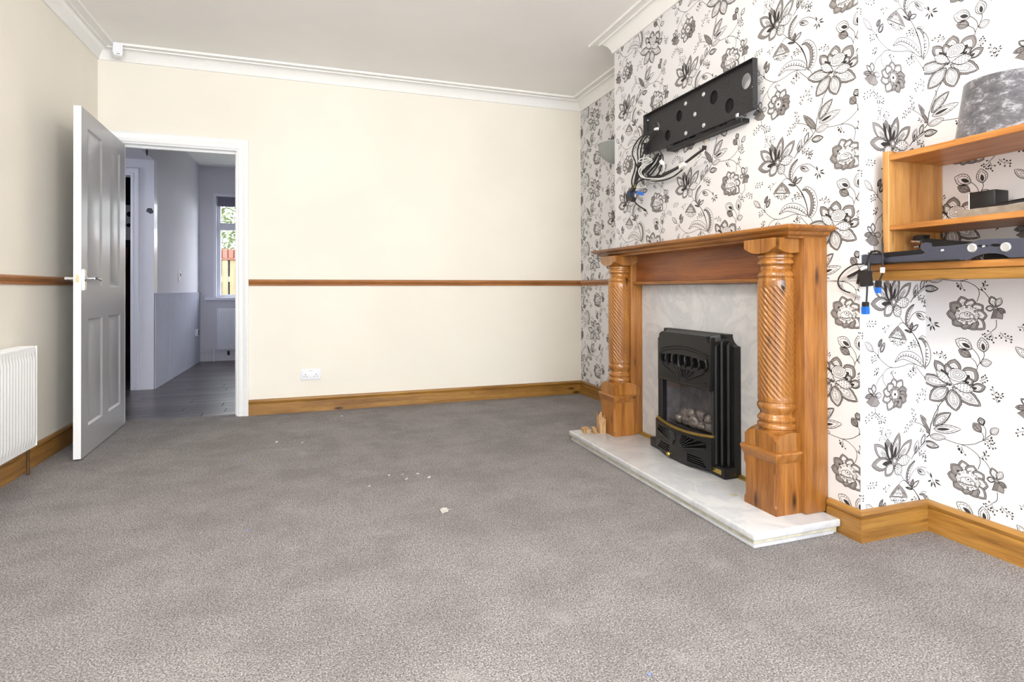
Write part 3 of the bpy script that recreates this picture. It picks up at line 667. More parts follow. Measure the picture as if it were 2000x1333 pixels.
# stepped inner frame: a hollow frame so that the fire opening is a real recess
def frame_ring(x0, x1, O, I, name, mat=M['iron'], bev=0.004):
    """O/I = (y0,y1,z0,z1) outer and inner rectangles"""
    bm = BM(); R4 = lambda q, x, e=0: [(x, q[0]+e, q[2]+e), (x, q[1]-e, q[2]+e), (x, q[1]-e, q[3]-e), (x, q[0]+e, q[3]-e)]
    loft(bm, [R4(O, x1), R4(O, x0+bev), R4(O, x0, bev), R4(I, x0, -bev), R4(I, x0+bev), R4(I, x1), R4(O, x1)], cap0=False, cap1=False)
    return obj(name, fixn(bm), mat, gf, smooth=25)
# side flutes right and left
for s in (0, 1):
    f = (lambda y: y) if s == 0 else (lambda y: 5.03-y)
    for x0, a, b, z1 in ((1.845, 2.226, 2.248, 0.700), (1.826, 2.250, 2.268, 0.715), (1.808, 2.270, 2.290, 0.690)):
        y0_, y1_ = sorted((f(a), f(b)))
        bm = BM(); loft(bm, [[(1.87, y0_, z), (x0+0.006, y0_, z), (x0, (y0_*2+y1_)/3, z), (x0, (y0_+2*y1_)/3, z), (x0+0.006, y1_, z), (1.87, y1_, z)] for z in (HZ+0.03, z1-0.012)]
             + [[(1.87, y0_+0.002, z1), (x0+0.018, y0_+0.002, z1), (x0+0.014, (y0_*2+y1_)/3, z1), (x0+0.014, (y0_+2*y1_)/3, z1), (x0+0.018, y1_-0.002, z1), (1.87, y1_-0.002, z1)]])
        obj('side_flute', fixn(bm), M['iron'], gf, smooth=25)
# hood (upper plate) with a slotted grille
OY0, OY1, OZ0, OZ1 = 2.290, 2.704, 0.250, 0.448      # fire opening
bm = BM(); A = notched(2.284, 2.746, 0.10, 0.722, 0.040); B = notched(2.250, 2.790, 0.08, 0.733, 0.052)
loft(bm, [[(FX+0.010, *p) for p in A], [(FX+0.022, *p) for p in A], [(1.8625, *p) for p in B]], cap0=False, cap1=False); obj('casing', fixn(bm), M['iron'], gf, smooth=25)
hood = notched(2.288, 2.742, 0.462, 0.722, 0.038)
holes = []
for i in range(7):
    t0, t1 = i/7+0.02, (i+1)/7-0.02; a, b = 2.325+0.385*t0, 2.325+0.385*t1
    top = lambda y: 0.588+0.022*math.cos((y-2.517)/0.2*1.3)
    holes.append([(a, 0.558), (b, 0.558), (b, top(b)), ((a+b)/2, top((a+b)/2)+0.002), (a, top(a))])
bm = platehole('hood', hood, holes, FX, FX+0.012); hoodo = tag(obj('hood', bm, M['iron'], gf, smooth=0), 'slotted iron hood')
bm = BM(); box(bm, FX+0.03, FX+0.034, 2.30, 2.73, 0.545, 0.63); obj('grille_backing', bm, M['void'], gf, smooth=0)
for i in range(8):                                     # curved bars across the slots
    bm = BM(); y = 2.325+0.385*i/7; s = (i-3.5)/3.5
    tube(bm, crom([(FX-0.002, y-0.018*s, 0.548), (FX-0.007, y+0.010*s, 0.575), (FX-0.003, y+0.004, 0.604)], 4), 0.0045, 6); obj('grille_bar', bm, M['iron'], hoodo)
bm = BM()                                              # arch line over the grille and the sunburst below it
for zz, hh in ((0.640, 0.03), (0.655, 0.03)):
    tube(bm, [(FX-0.001, 2.315+0.40*i/16, zz-hh*((i-8)/8)**2) for i in range(17)], 0.0035, 6)
for i in range(11):
    a = math.pi*(i+0.5)/11; c = (2.515, 0.468); L0, L1 = 0.03, min(0.078/max(0.2, math.sin(a)), 0.19)
    if i in (0, 10): L1 = 0.19
    tube(bm, [(FX-0.001, c[0]+L0*math.cos(a), c[1]+L0*math.sin(a)), (FX-0.003, c[0]+L1*math.cos(a), c[1]+L1*math.sin(a)*0.9)], 0.004, 6, [0.5, 1])
tube(bm, [(FX-0.001, 2.295, 0.464), (FX-0.001, 2.735, 0.464)], 0.005, 8)
tag(obj('sunburst_relief', bm, M['iron'], hoodo), kind='stuff')
for a, b in ((2.278, OY0), (OY1, 2.745)):
    bm = BM(); box(bm, FX, FX+0.03, a, b, HZ+0.02, 0.462, 0.004); obj('stile', bm, M['iron'], gf)
bm = BM(); prism(bm, [(2.272, 0.72), (2.284, 0.70), (2.292, 0.46), (2.286, 0.46)], FX-0.012, FX+0.01); obj('side_fin', bm, M['iron'], gf)
# firebox recess
bm = BM(); bx = 1.898
loft(bm, [[(FX+0.03, OY0, OZ0-0.03), (FX+0.03, OY1, OZ0-0.03), (FX+0.03, OY1, OZ1+0.02), (FX+0.03, OY0, OZ1+0.02)],
          [(bx, OY0+0.03, OZ0-0.03), (bx, OY1-0.03, OZ0-0.03), (bx, OY1-0.03, OZ1+0.02), (bx, OY0+0.03, OZ1+0.02)]], cap0=False)
obj('firebox', bm, plain('sooty_brick', srgb(70, 66, 72), 0.8, vary=0.5, nscale=25), gf, smooth=0)
for k, (y, z, s) in enumerate(((2.36, 0.266, 0.030), (2.42, 0.262, 0.034), (2.485, 0.268, 0.036), (2.55, 0.262, 0.033), (2.61, 0.262, 0.030), (2.39, 0.300, 0.028), (2.455, 0.306, 0.032), (2.53, 0.304, 0.032), (2.59, 0.296, 0.027), (2.345, 0.305, 0.022), (2.65, 0.258, 0.025))):
    rg = random.Random(k+5); bm = BM(); bmesh.ops.create_icosphere(bm, subdivisions=3, radius=s*0.92)
    ph = [rg.uniform(0, 6) for _ in range(3)]
    for v in bm.verts:
        q = 0.95+0.16*math.sin(v.co.x/s*2.3+ph[0])+0.14*math.sin(v.co.y/s*3.3+ph[1])+0.12*math.sin(v.co.z/s*4.1+ph[2])+0.07*math.sin((v.co.x+v.co.y)/s*7+ph[0])+0.06*math.sin((v.co.z-v.co.y)/s*9+ph[1])
        v.co = Vector((v.co.x*q*0.8+(1.848 if k < 5 else 1.862), v.co.y*q+y, v.co.z*q*0.85+z))
    tag(obj('coal', bm, M['coal'], gf, smooth=60), 'pale ceramic coal')
bm = BM(); box(bm, FX+0.018, FX+0.021, OY0, OY1, OZ0-0.01, OZ1+0.015); tag(obj('glass_front', bm, M['glass'], gf, smooth=0), 'glass pane in front of the coals')
# bowed brass bar and lower ashpan cover
bow = lambda t: 0.024*(1-(2*t-1)**2)
Y0, Y1 = 2.276, 2.748
bm = BM(); loft(bm, [[(FX-0.006-bow(i/20)+dx, Y0+(Y1-Y0)*i/20, 0.244-0.016*(1-(2*i/20-1)**2)+dz) for dx, dz in ((0, -0.005), (0, 0.005), (0.012, 0.006), (0.012, -0.006))] for i in range(21)]); fixn(bm); tag(obj('brass_bar', bm, M['brass'], gf), 'bowed brass bar')
bm = BM(); n = 20; out = []
tp = [(Y0+(Y1-Y0)*i/n, 0.238-0.016*(1-(2*i/n-1)**2)) for i in range(n+1)]
bt = [(Y1-(Y1-Y0)*i/n, HZ+0.024-0.020*(0.5-0.5*math.cos(min(1, (i/n)/0.35, (1-i/n)/0.35)*math.pi))) for i in range(n+1)]
P_out = [(y, z) for y, z in tp]+[(y, z) for y, z in bt]
def fan(cy, cz, a0, a1, n, r0, r1):
    H = []
    for i in range(n):
        p, q = a0+(a1-a0)*(i+0.22)/n, a0+(a1-a0)*(i+0.78)/n
        H.append([(cy+r0*math.cos(p), cz+r0*math.sin(p)), (cy+r1*math.cos(p), cz+r1*math.sin(p)*0.92), (cy+r1*math.cos(q), cz+r1*math.sin(q)*0.92), (cy+r0*math.cos(q), cz+r0*math.sin(q))])
    return H
def ray_fan(cy, cz, a0, a1, n, r0, zt, zb_, ymax):
    H = []
    for i in range(n):
        p, q = math.radians(a0+(a1-a0)*(i+0.2)/n), math.radians(a0+(a1-a0)*(i+0.8)/n)
        def r_(a):
            c, s_ = abs(math.cos(a)), math.sin(a)
            return min(ymax/max(c, 1e-3), ((zt-cz)/s_ if s_ > 1e-3 else 9), ((zb_-cz)/s_ if s_ < -1e-3 else 9))
        rp, rq = r_(p), r_(q)
        if min(rp, rq) > r0+0.01: H.append([(cy+r0*math.cos(p), cz+r0*math.sin(p)), (cy+rp*math.cos(p), cz+rp*math.sin(p)), (cy+rq*math.cos(q), cz+rq*math.sin(q)), (cy+r0*math.cos(q), cz+r0*math.sin(q))])
    return H
holes = ray_fan(2.512, 0.135, 12, 62, 7, 0.045, 0.208, 0.09, 0.205)+ray_fan(2.512, 0.135, 118, 168, 7, 0.045, 0.208, 0.09, 0.205)
holes += ray_fan(2.475, 0.100, -14, 16, 4, -0.060, 0.125, 0.084, 0.0) if False else []
for sgn in (-1, 1):
    for i in range(4):
        z = 0.0885+i*0.0105; a, b = 2.512+sgn*0.075, 2.512+sgn*(0.205-0.010*i); a, b = min(a, b), max(a, b)
        holes.append([(a, z), (b, z), (b, z+0.006), (a, z+0.006)])
holes = [h for h in holes if all(0.086 < z < 0.218 and Y0+0.008 < y < Y1-0.008 for y, z in h)]
bm = platehole('ash', P_out, holes, FX-0.012, FX+0.0)
for v in bm.verts: v.co.x -= bow((v.co.y-Y0)/(Y1-Y0))
ash = tag(obj('ashpan_cover', bm, M['iron'], gf, smooth=0), 'bowed iron cover pierced with a sunburst')
bm = BM()
for a0, a1 in ((12, 62), (118, 168)):
    for i in range(8):
        a = math.radians(a0+(a1-a0)*i/7); pts = []
        for rr in (0.04, min(0.20/abs(math.cos(a)), 0.073/math.sin(a))):
            y, z = 2.512+rr*math.cos(a), 0.135+rr*math.sin(a); pts.append((FX-0.014-bow((y-Y0)/(Y1-Y0)), y, z))
        tube(bm, pts, 0.0035, 6)
tag(obj('sunburst_ribs', bm, M['iron'], ash), kind='stuff')
bm = BM(); box(bm, FX+0.004, FX+0.006, 2.285, 2.735, 0.075, 0.235); obj('ashpan_backing', bm, M['void'], gf, smooth=0)
kx = FX-0.012-bow((2.577-Y0)/(Y1-Y0))
bm = BM(); lathe(bm, [(0.004, 0), (0.005, -0.008), (0.010, -0.012), (0.012, -0.018), (0.009, -0.024), (0.002, -0.026)], (kx, 2.570, 0.088), 16, 'x'); tag(obj('control_knob', bm, M['brass'], ash), 'brass knob')
for a, b in ((2.200, 2.296), (2.734, 2.830)):
    bm = BM(); box(bm, 1.80, 1.87, a, b, HZ, HZ+0.052, 0.006, 2); obj('corner_foot', bm, M['iron'], gf)
bm = BM(); box(bm, 1.7975, 1.8005, 2.222, 2.284, HZ+0.018, HZ+0.040, 0.001); tag(obj('rating_plate', bm, M['brass'], gf), 'brass maker plate')

# ------------------------------------------------------------------ offcuts on the hearth
def offcut(label, pts, z0, z1, lean=(0, 0), top=None):
    bm = BM(); n = len(pts); c = (sum(p[0] for p in pts)/n, sum(p[1] for p in pts)/n)
    T = [(p[0]+lean[0], p[1]+lean[1], z1+(top[i] if top else 0)) for i, p in enumerate(pts)]
    loft(bm, [[(p[0], p[1], z0) for p in pts], T]); fixn(bm)
    return tag(obj('wood_offcut', bm, M['offcut'], smooth=0), label, 'wood scrap', 'splintered offcuts on the hearth')
offcut('splintered offcut standing against the left fireplace plinth', [(1.652, 3.152), (1.664, 3.149), (1.676, 3.152), (1.690, 3.150), (1.691, 3.172), (1.689, 3.195), (1.692, 3.215), (1.674, 3.218), (1.658, 3.214), (1.655, 3.185)], HZ, HZ+0.085, (0.003, 0.006), [-0.035, -0.020, -0.030, 0.0, 0.028, 0.005, 0.040, 0.012, 0.048, -0.005])
offcut('flat splintered offcut lying nearest the hearth end', [(1.565, 3.205), (1.600, 3.185), (1.618, 3.262), (1.580, 3.277)], HZ, HZ+0.020, top=[0, 0.004, 0.008, 0])
offcut('short offcut leaning between the flat one and the standing one', [(1.612, 3.158), (1.634, 3.154), (1.648, 3.215), (1.625, 3.222)], HZ, HZ+0.026, (0.006, 0.01), [-0.02, -0.02, 0.004, 0.006])
bm = BM(); lathe(bm, [(0.016, 0), (0.017, 0.0012), (0.012, 0.002), (0.003, 0.002)], (1.707, 2.030, HZ), 16); tag(obj('plaster_crumb', bm, M['plaster']), 'dried plaster spot on the hearth near the right column', 'stain')

# ------------------------------------------------------------------ TV wall bracket
tv = thing('television_bracket', 'black perforated television bracket plate on the chimney breast', 'bracket', (XC, 2.54, 1.88))
PX = 1.893
circ = lambda y, z, r_, n=18, e=1.0: [(y+r_*math.cos(2*math.pi*i/n), z+r_*e*math.sin(2*math.pi*i/n)) for i in range(n)]
outl = [(2.088, 1.775), (2.998, 1.775), (2.998, 1.842), (2.972, 1.850), (2.972, 1.880), (2.998, 1.888), (2.998, 2.005), (2.088, 2.005)]
big = [(2.892, 1.910, 0.027), (2.785, 1.832, 0.026), (2.674, 1.912, 0.027), (2.383, 1.922, 0.030), (2.270, 1.845, 0.031), (2.155, 1.925, 0.032)]
bm = platehole('tv', outl, [circ(y, z, q, 18, 1.15) for y, z, q in big]+[circ(2.114, 1.887, 0.007, 8)], PX, PX+0.003)
tvf = obj('face_plate', bm, M['plate'], tv, smooth=0)
bm = BM(); box(bm, PX-0.024, PX+0.003, 2.085, 3.001, 2.003, 2.006); obj('top_flange', bm, M['plate'], tv, smooth=0)
for a, b, z0, z1 in ((2.084, 2.088, 1.775, 2.006), (2.998, 3.001, 1.888, 2.006), (2.998, 3.001, 1.772, 1.842)):
    bm = BM(); box(bm, PX-0.024, PX+0.003, a, b, z0, z1); obj('side_flange', bm, M['plate'], tv, smooth=0)
bm = BM(); box(bm, PX-0.010, PX+0.003, 2.22, 3.001, 1.770, 1.775); obj('bottom_flange', bm, M['plate'], tv, smooth=0)
bm = BM(); box(bm, PX+0.003, XC, 2.19, 2.80, 1.745, 1.765, 0.002); obj('wall_channel', bm, M['black'], tv, smooth=0)
bm = BM(); box(bm, PX+0.010, XC, 2.265, 2.84, 1.80, 1.99); obj('wall_plate', bm, M['void'], tv, smooth=0)
for y, z in ((2.613, 1.962), (2.462, 1.963), (2.533, 1.880), (2.461, 1.802), (2.612, 1.800), (2.985, 1.975)):
    bm = BM(); rr = 0.012 if y < 2.9 else 0.005; lathe(bm, [(rr, 0), (rr, -0.003), (rr*0.7, -0.006), (rr*0.2, -0.007)], (PX, y, z), 14, 'x'); tag(obj('screw_head', bm, M['steel'], tvf), 'bright screw head')
bm = BM(); box(bm, PX-0.003, PX+0.02, 2.205, 2.225, 1.772, 1.792, 0.003); obj('locking_bolt', bm, M['steel'], tv)
bm = BM(); rg = random.Random(3); pol = []
for (a, b) in ((640, 720), (690, 705), (780, 680), (860, 655), (800, 668), (720, 700), (695, 722), (690, 760), (680, 725)): q = atX(1200+a/3.92, 90+b/3.92, XC); pol.append((q.y, q.z))
vs = [bm.verts.new((XC-0.0012, *p)) for p in pol]; bm.faces.new(vs)
ex = bmesh.ops.extrude_face_region(bm, geom=bm.faces[:]); 
for v in [g for g in ex['geom'] if isinstance(g, bmesh.types.BMVert)]: v.co.x = XC
tag(obj('torn_patch', fixn(bm), plain('bare_plaster', srgb(206, 176, 128), 0.9)), 'torn tan strip of bare plaster below the television bracket', 'patch')

cb = thing('cable_bundle', 'tangle of black and white cables hanging from the television bracket', 'cables', (XC, 3.0, 1.5))
def cpts(L, x=1.87, ox=1200, oy=90, s=3.92, amp=0.012, seed=1):
    rg = random.Random(seed); out = []
    for i, (a, b) in enumerate(L): out.append(tuple(atX(ox+a/s, oy+b/s, x+amp*math.sin(seed*1.3+i*0.9))))
    return crom(out, 6)
BL = [[(330, 655), (280, 655), (200, 700), (150, 770), (138, 830), (160, 890), (155, 950), (133, 1030), (140, 1090)],
      [(320, 660), (260, 668), (205, 720), (178, 800), (182, 880), (178, 940), (160, 1010), (150, 1085)],
      [(300, 665), (240, 700), (205, 780), (200, 860), (190, 930), (168, 1000), (152, 1085)],
      [(340, 660), (300, 690), (250, 760), (215, 840), (200, 920), (180, 1000), (160, 1060)],
      [(355, 815), (372, 850), (360, 920), (330, 985), (270, 1020), (215, 1010), (190, 960), (165, 900)],
      [(340, 820), (310, 880), (270, 930), (225, 975), (190, 1000), (160, 1060)],
      [(330, 830), (290, 890), (240, 940), (215, 965), (230, 1005), (300, 1015), (390, 985), (500, 925), (600, 850), (690, 785)],
      [(350, 840), (325, 900), (285, 945), (255, 985), (300, 1005), (400, 970), (510, 915), (610, 845), (692, 780)],
      [(300, 860), (250, 920), (220, 990), (280, 1030), (370, 1030), (450, 1000), (520, 950)],
      [(360, 830), (345, 890), (300, 960), (250, 1010), (200, 1030), (175, 1050), (155, 1090)],
      [(152, 1090), (140, 1130), (150, 1180), (180, 1220), (235, 1255)]]
for i, L in enumerate(BL):
    bm = BM(); tube(bm, cpts(L, 1.850+0.003*i, seed=i+1), 0.0068 if i in (6, 7) else 0.0046, 7); obj('black_cable', bm, M['cable'], cb)
WL = [[(300, 880), (250, 855), (200, 865), (185, 885), (230, 880), (270, 868)], [(295, 870), (230, 900), (188, 950), (205, 1000), (270, 1015), (370, 1012), (470, 985), (560, 930), (660, 850), (690, 800)],
      [(290, 885), (220, 935), (205, 980), (260, 1022), (350, 1022), (440, 1000), (540, 955), (640, 870)], [(360, 870), (378, 900), (378, 950), (355, 985)], [(150, 1080), (200, 1085), (240, 1075)]]
for i, L in enumerate(WL):
    bm = BM(); tube(bm, cpts(L, 1.852+0.004*i, seed=i+20), 0.0034, 7); obj('white_cable', bm, M['cable_white'], cb)
bm = BM(); tube(bm, cpts([(215, 930), (185, 990), (165, 1050), (152, 1085)], 1.85, seed=5), 0.0022, 6); tag(obj('yellow_wire', bm, plain('yellow_wire', srgb(200, 190, 60)), cb), 'thin yellow wire')
def plug(a, b, rr, mat, name, label, x=1.86, ox=1200, oy=90, s=3.92, par=cb, flat=1.0):
    p, q = atX(ox+a[0]/s, oy+a[1]/s, x), atX(ox+b[0]/s, oy+b[1]/s, x); t = (q-p).normalized(); u = Vector((1, 0, 0)); w = t.cross(u).normalized()
    bm = BM(); loft(bm, [[c+u*rr*flat*i+w*rr*k*j for i, j in ((-1, -1), (1, -1), (1, 1), (-1, 1))] for c, k in ((p, 0.8), (p+t*0.004, 1), (q-t*0.004, 1), (q, 0.85))]); fixn(bm)
    return tag(obj(name, bm, mat, par), label)
plug((155, 1075), (125, 1125), 0.011, M['cable'], 'plug', 'black plug'); plug((108, 1125), (135, 1140), 0.012, plain('dark_blue_plug', srgb(36, 52, 84)), 'plug', 'dark blue plug', 1.85)
plug((105, 1150), (148, 1180), 0.014, M['cable'], 'plug', 'square black plug', 1.85); plug((160, 1118), (178, 1122), 0.008, M['cable'], 'plug', 'black connector body'); plug((176, 1120), (218, 1134), 0.009, M['blue'], 'connector', 'bright blue connector')
plug((505, 930), (538, 903), 0.0105, M['cable_white'], 'cable_tie', 'white tape round the cables', 1.855); plug((354, 882), (372, 903), 0.0075, M['cable_white'], 'cable_tie', 'white cable clip', 1.85)
plug((310, 640), (332, 632), 0.007, M['cable_white'], 'connector', 'white connector in the plate hole', 1.886); plug((225, 1250), (240, 1262), 0.005, M['cable'], 'plug', 'small end plug')
plug((683, 800), (690, 762), 0.008, M['cable'], 'plug', 'black end where the cables enter the wall', 1.93)

# ------------------------------------------------------------------ alcove shelf
LS = 0.30                                              # near end (out of the picture)
sh = thing('lower_alcove_shelf', 'long pine shelf with a front batten across the near alcove', 'shelf', (2.15, 1.0, 0.985))
bm = BM(); box(bm, 1.990, XA-0.001, LS, YC-0.003, 1.022, 1.046, 0.004, 2); obj('board', bm, M['shelf_y'], sh)
bm = BM(); box(bm, 2.000, 2.024, LS, YC-0.006, 0.985, 1.022, 0.003); obj('batten', bm, M['base_y'], sh)
bm = BM(); box(bm, 2.03, XA-0.001, YC-0.024, YC-0.003, 0.985, 1.022, 0.002); obj('end_bearer', bm, M['base'], sh)
su = thing('pine_shelf_unit', 'open pine shelf unit standing on the alcove shelf', 'shelf unit', (2.15, 1.0, 1.046))
for a, b in ((1.545, 1.570), (LS+0.05, LS+0.075)):
    bm = BM(); box(bm, 2.007, XA-0.002, a, b, 1.0465, 1.467, 0.002); obj('side_panel', bm, M['shelf_z'], su)
for z0, z1 in ((1.430, 1.452), (1.170, 1.190)):
    bm = BM(); box(bm, 2.009, XA-0.002, LS+0.075, 1.545, z0, z1, 0.002); obj('shelf', bm, M['shelf_y'], su)
# lampshade
ls = thing('lampshade', 'grey crushed velvet drum lampshade on top of the pine shelves', 'lampshade', (2.150, 1.245, 1.452))
c = (2.150, 1.245, 1.4525); R0, R1, HH = 0.137, 0.112, 0.19
bm = BM(); n = 64; loops = []
for rr, z in ((R0-0.003, 0.001), (R0, 0), (R0-0.0005, 0.004)): loops.append([(c[0]+rr*math.cos(2*math.pi*i/n), c[1]+rr*math.sin(2*math.pi*i/n), c[2]+z) for i in range(n)])
for k in range(1, 12): rr = R0+(R1-R0)*k/12; loops.append([(c[0]+rr*math.cos(2*math.pi*i/n), c[1]+rr*math.sin(2*math.pi*i/n), c[2]+HH*k/12) for i in range(n)])
for rr, z in ((R1, HH), (R1-0.003, HH)): loops.append([(c[0]+rr*math.cos(2*math.pi*i/n), c[1]+rr*math.sin(2*math.pi*i/n), c[2]+z) for i in range(n)])
loops.append(loops[0]); loft(bm, loops, cap0=False, cap1=False); fixn(bm); obj('shade', bm, M['velvet'], ls)
bm = BM()
for i in range(3):
    a = 2*math.pi*i/3; tube(bm, [(c[0]+0.02*math.cos(a), c[1]+0.02*math.sin(a), c[2]+HH-0.03), (c[0]+(R1-0.002)*math.cos(a), c[1]+(R1-0.002)*math.sin(a), c[2]+HH-0.004)], 0.0015, 6)
lathe(bm, [(0.017, HH-0.032), (0.022, HH-0.032), (0.022, HH-0.028), (0.017, HH-0.028), (0.017, HH-0.032)], c, 20); obj('ring_spider', bm, M['steel'], ls)
# black box and its leads on the middle shelf
bxr = thing('black_box', 'small black box standing at the back of the middle shelf', 'box', (2.21, 1.36, 1.19))
bm = BM(); box(bm, 2.185, 2.255, 1.300, 1.384, 1.1905, 1.294, 0.004, 2); obj('case', bm, M['black'], bxr)
bm = BM(); box(bm, 2.1835, 2.187, 1.3815, 1.3855, 1.195, 1.290, 0.001); tag(obj('edge_strip', bm, M['steel'], bxr), 'pale corner strip')
bm = BM(); tube(bm, crom([(2.19, 1.37, 1.236), (2.165, 1.33, 1.233), (2.16, 1.27, 1.236), (2.17, 1.20, 1.240), (2.18, 1.10, 1.243)], 6), 0.004, 7); tube(bm, crom([(2.165, 1.30, 1.234), (2.155, 1.297, 1.225), (2.15, 1.296, 1.205)], 5), 0.003, 7); tube(bm, crom([(2.19, 1.29, 1.243), (2.18, 1.22, 1.247), (2.18, 1.12, 1.249)], 6), 0.003, 7); obj('lead', bm, M['cable'], bxr)
bm = BM(); box(bm, 2.140, 2.172, 0.75, 1.395, 1.1905, 1.230, 0.003); tag(obj('grey_board', bm, M['dust']), 'dusty grey strip of board lying in front of the black box', 'board')

# ------------------------------------------------------------------ television arm on the lower shelf
ta = thing('folding_mount', 'dark folding television mount with bright rivets lying on the lower alcove shelf', 'television mount', (2.03, 1.2, 1.046))
Q = lambda a, b, x: atX(1620+a/5.263, 400+b/5.263, x)
def sil(L, x0, x1, name, mat, lab=None, holes=[], zmin=1.0475):
    P = [(q.y, max(q.z, zmin)) for q in (Q(a, b, x0) for a, b in L)]
    H = [[(q.y, q.z) for q in (Q(a, b, x0) for a, b in h)] for h in holes]
    bm = platehole(name, P, H, x0, x1); return tag(obj(name, bm, mat, ta, smooth=0), lab)
cq = lambda cx, cy, rx, ry, n=14: [(cx+rx*math.cos(2*math.pi*i/n), cy+ry*math.sin(2*math.pi*i/n)) for i in range(n)]
front = [(525, 588), (527, 570), (550, 552), (620, 540), (800, 522), (950, 507), (985, 492), (945, 462), (930, 435), (945, 402), (985, 388), (1030, 392), (1048, 434), (1200, 424), (1400, 404), (1470, 384), (1540, 364), (1620, 354), (1720, 350), (1850, 346), (2150, 338), (2420, 345), (2560, 400), (2700, 440), (3100, 470), (3300, 500), (3300, 590),
         (1880, 590), (1850, 548), (1790, 515), (1710, 500), (1630, 500), (1560, 512), (1490, 535), (1420, 568), (1000, 582), (700, 592)]
slots = [cq(1575, 424, 62, 12), cq(1705, 416, 58, 16)]
fao = sil(front, 1.976, 1.983, 'front_arm', M['navy'], 'shaped slate coloured arm', slots)
for (a, b), rr in (((1470, 446), 0.0145), ((1815, 437), 0.0145), ((1165, 470), 0.0045), ((1590, 428), 0.004)):
    q = Q(a, b, 1.976); bm = BM(); lathe(bm, [(rr, 0), (rr, -0.003), (rr*0.75, -0.0045), (rr*0.7, -0.003), (rr*0.3, -0.003)], (1.976, q.y, q.z), 18, 'x'); tag(obj('rivet', bm, M['steel'], fao), 'bright steel rivet')
bar = [(325, 600), (325, 520), (420, 505), (700, 482), (930, 462), (1100, 460), (1100, 590)]
sil(bar, 1.994, 2.000, 'rear_arm', M['black'])
sil([(325, 606), (325, 520), (360, 512), (545, 520), (560, 545), (530, 560), (525, 604)], 1.955, 1.961, 'arm_end', M['navy'], 'flat end of the arm', [], 1.045)
bm = BM(); p = Q(325, 520, 1.955); box(bm, 1.956, 2.000, p.y-0.004, p.y, 1.0475, p.z); box(bm, 1.957, 2.000, 1.28, p.y, 1.0470, 1.050); obj('channel', bm, M['black'], ta, smooth=0)
sil([(850, 372), (862, 325), (890, 312), (975, 310), (965, 345), (1020, 352), (1300, 372), (1480, 380), (2100, 372), (2100, 450), (1050, 452), (960, 390), (930, 384)], 2.080, 2.110, 'upper_arm', M['black'], 'black upper arm')
p, q = Q(850, 378, 2.078), Q(940, 378, 2.078); bm = BM(); tube(bm, [p, q], 0.006, 10); p, q = Q(880, 438, 2.07), Q(930, 430, 2.07); tube(bm, [p, q], 0.006, 10); tag(obj('pivot_pin', bm, M['chrome'], ta), 'bright pivot pins')
bm = BM(); box(bm, 2.12, 2.26, 0.75, 1.30, 1.0475, 1.075, 0.004); obj('folded_arm', bm, M['black'], ta)

sc_ = thing('cable_bundle', 'black leads with blue connectors dangling off the lower alcove shelf', 'cables', (1.99, 1.55, 1.046))
S = dict(ox=1620, oy=400, s=5.263)
for i, (L, x, rr, mat) in enumerate(((((545, 385), (548, 500), (548, 600), (548, 700), (520, 770), (505, 800)), 1.940, 0.0030, 'cable'), (((520, 490), (480, 478), (430, 490), (395, 550), (372, 630), (365, 690)), 1.936, 0.0038, 'cable'),
                                    (((388, 830), (386, 900), (380, 1000)), 1.930, 0.0034, 'cable'), (((335, 612), (250, 620), (155, 680), (95, 760), (92, 830), (140, 880), (222, 910)), 1.930, 0.0028, 'cable'),
                                    (((330, 640), (305, 730), (288, 815)), 1.938, 0.0048, 'cable'), (((405, 600), (402, 680), (390, 760)), 1.940, 0.0058, 'cable'))):
    bm = BM(); tube(bm, cpts(L, x, amp=0.002, seed=i+3, **S), rr, 7); obj('black_lead', bm, M[mat], sc_)
kw = dict(par=sc_, **S)
plug((505, 780), (500, 850), 0.0075, M['cable'], 'plug', 'black plug body', 1.932, **kw); plug((500, 848), (500, 910), 0.0072, M['blue'], 'connector', 'blue connector', 1.932, **kw)
plug((372, 1000), (370, 1050), 0.0085, M['cable'], 'plug', 'black plug body', 1.932, **kw); plug((370, 1048), (372, 1128), 0.0095, M['blue'], 'connector', 'blue connector tip', 1.932, **kw)
plug((362, 680), (385, 840), 0.0150, M['cable'], 'plug', 'big square black plug', 1.932, **kw); plug((330, 665), (385, 640), 0.006, M['cable_white'], 'paper_tag', 'white tag', 1.932, **kw)
plug((547, 645), (545, 702), 0.0052, M['cable_white'], 'paper_tag', 'white sleeve', 1.932, **kw); plug((325, 675), (190, 745), 0.0042, M['cable'], 'plug', 'black jack plug', 1.932, **kw); plug((192, 744), (125, 760), 0.0032, M['steel'], 'jack_tip', 'bright jack tip', 1.932, **kw)
plug((222, 908), (320, 955), 0.0036, M['steel'], 'jack_tip', 'bright jack tip', 1.932, **kw)
bm = BM(); tube(bm, [(XC-0.004, 1.757, 0.990), (XC-0.004, 1.70, 0.988), (XC-0.004, 1.62, 0.989), (XC+0.03, 1.611, 0.988), (2.06, 1.611, 0.984)], 0.0022, 6); tag(obj('wall_wire', bm, M['cable_white']), 'thin white wire clipped along the wall beside the fireplace', 'wire')

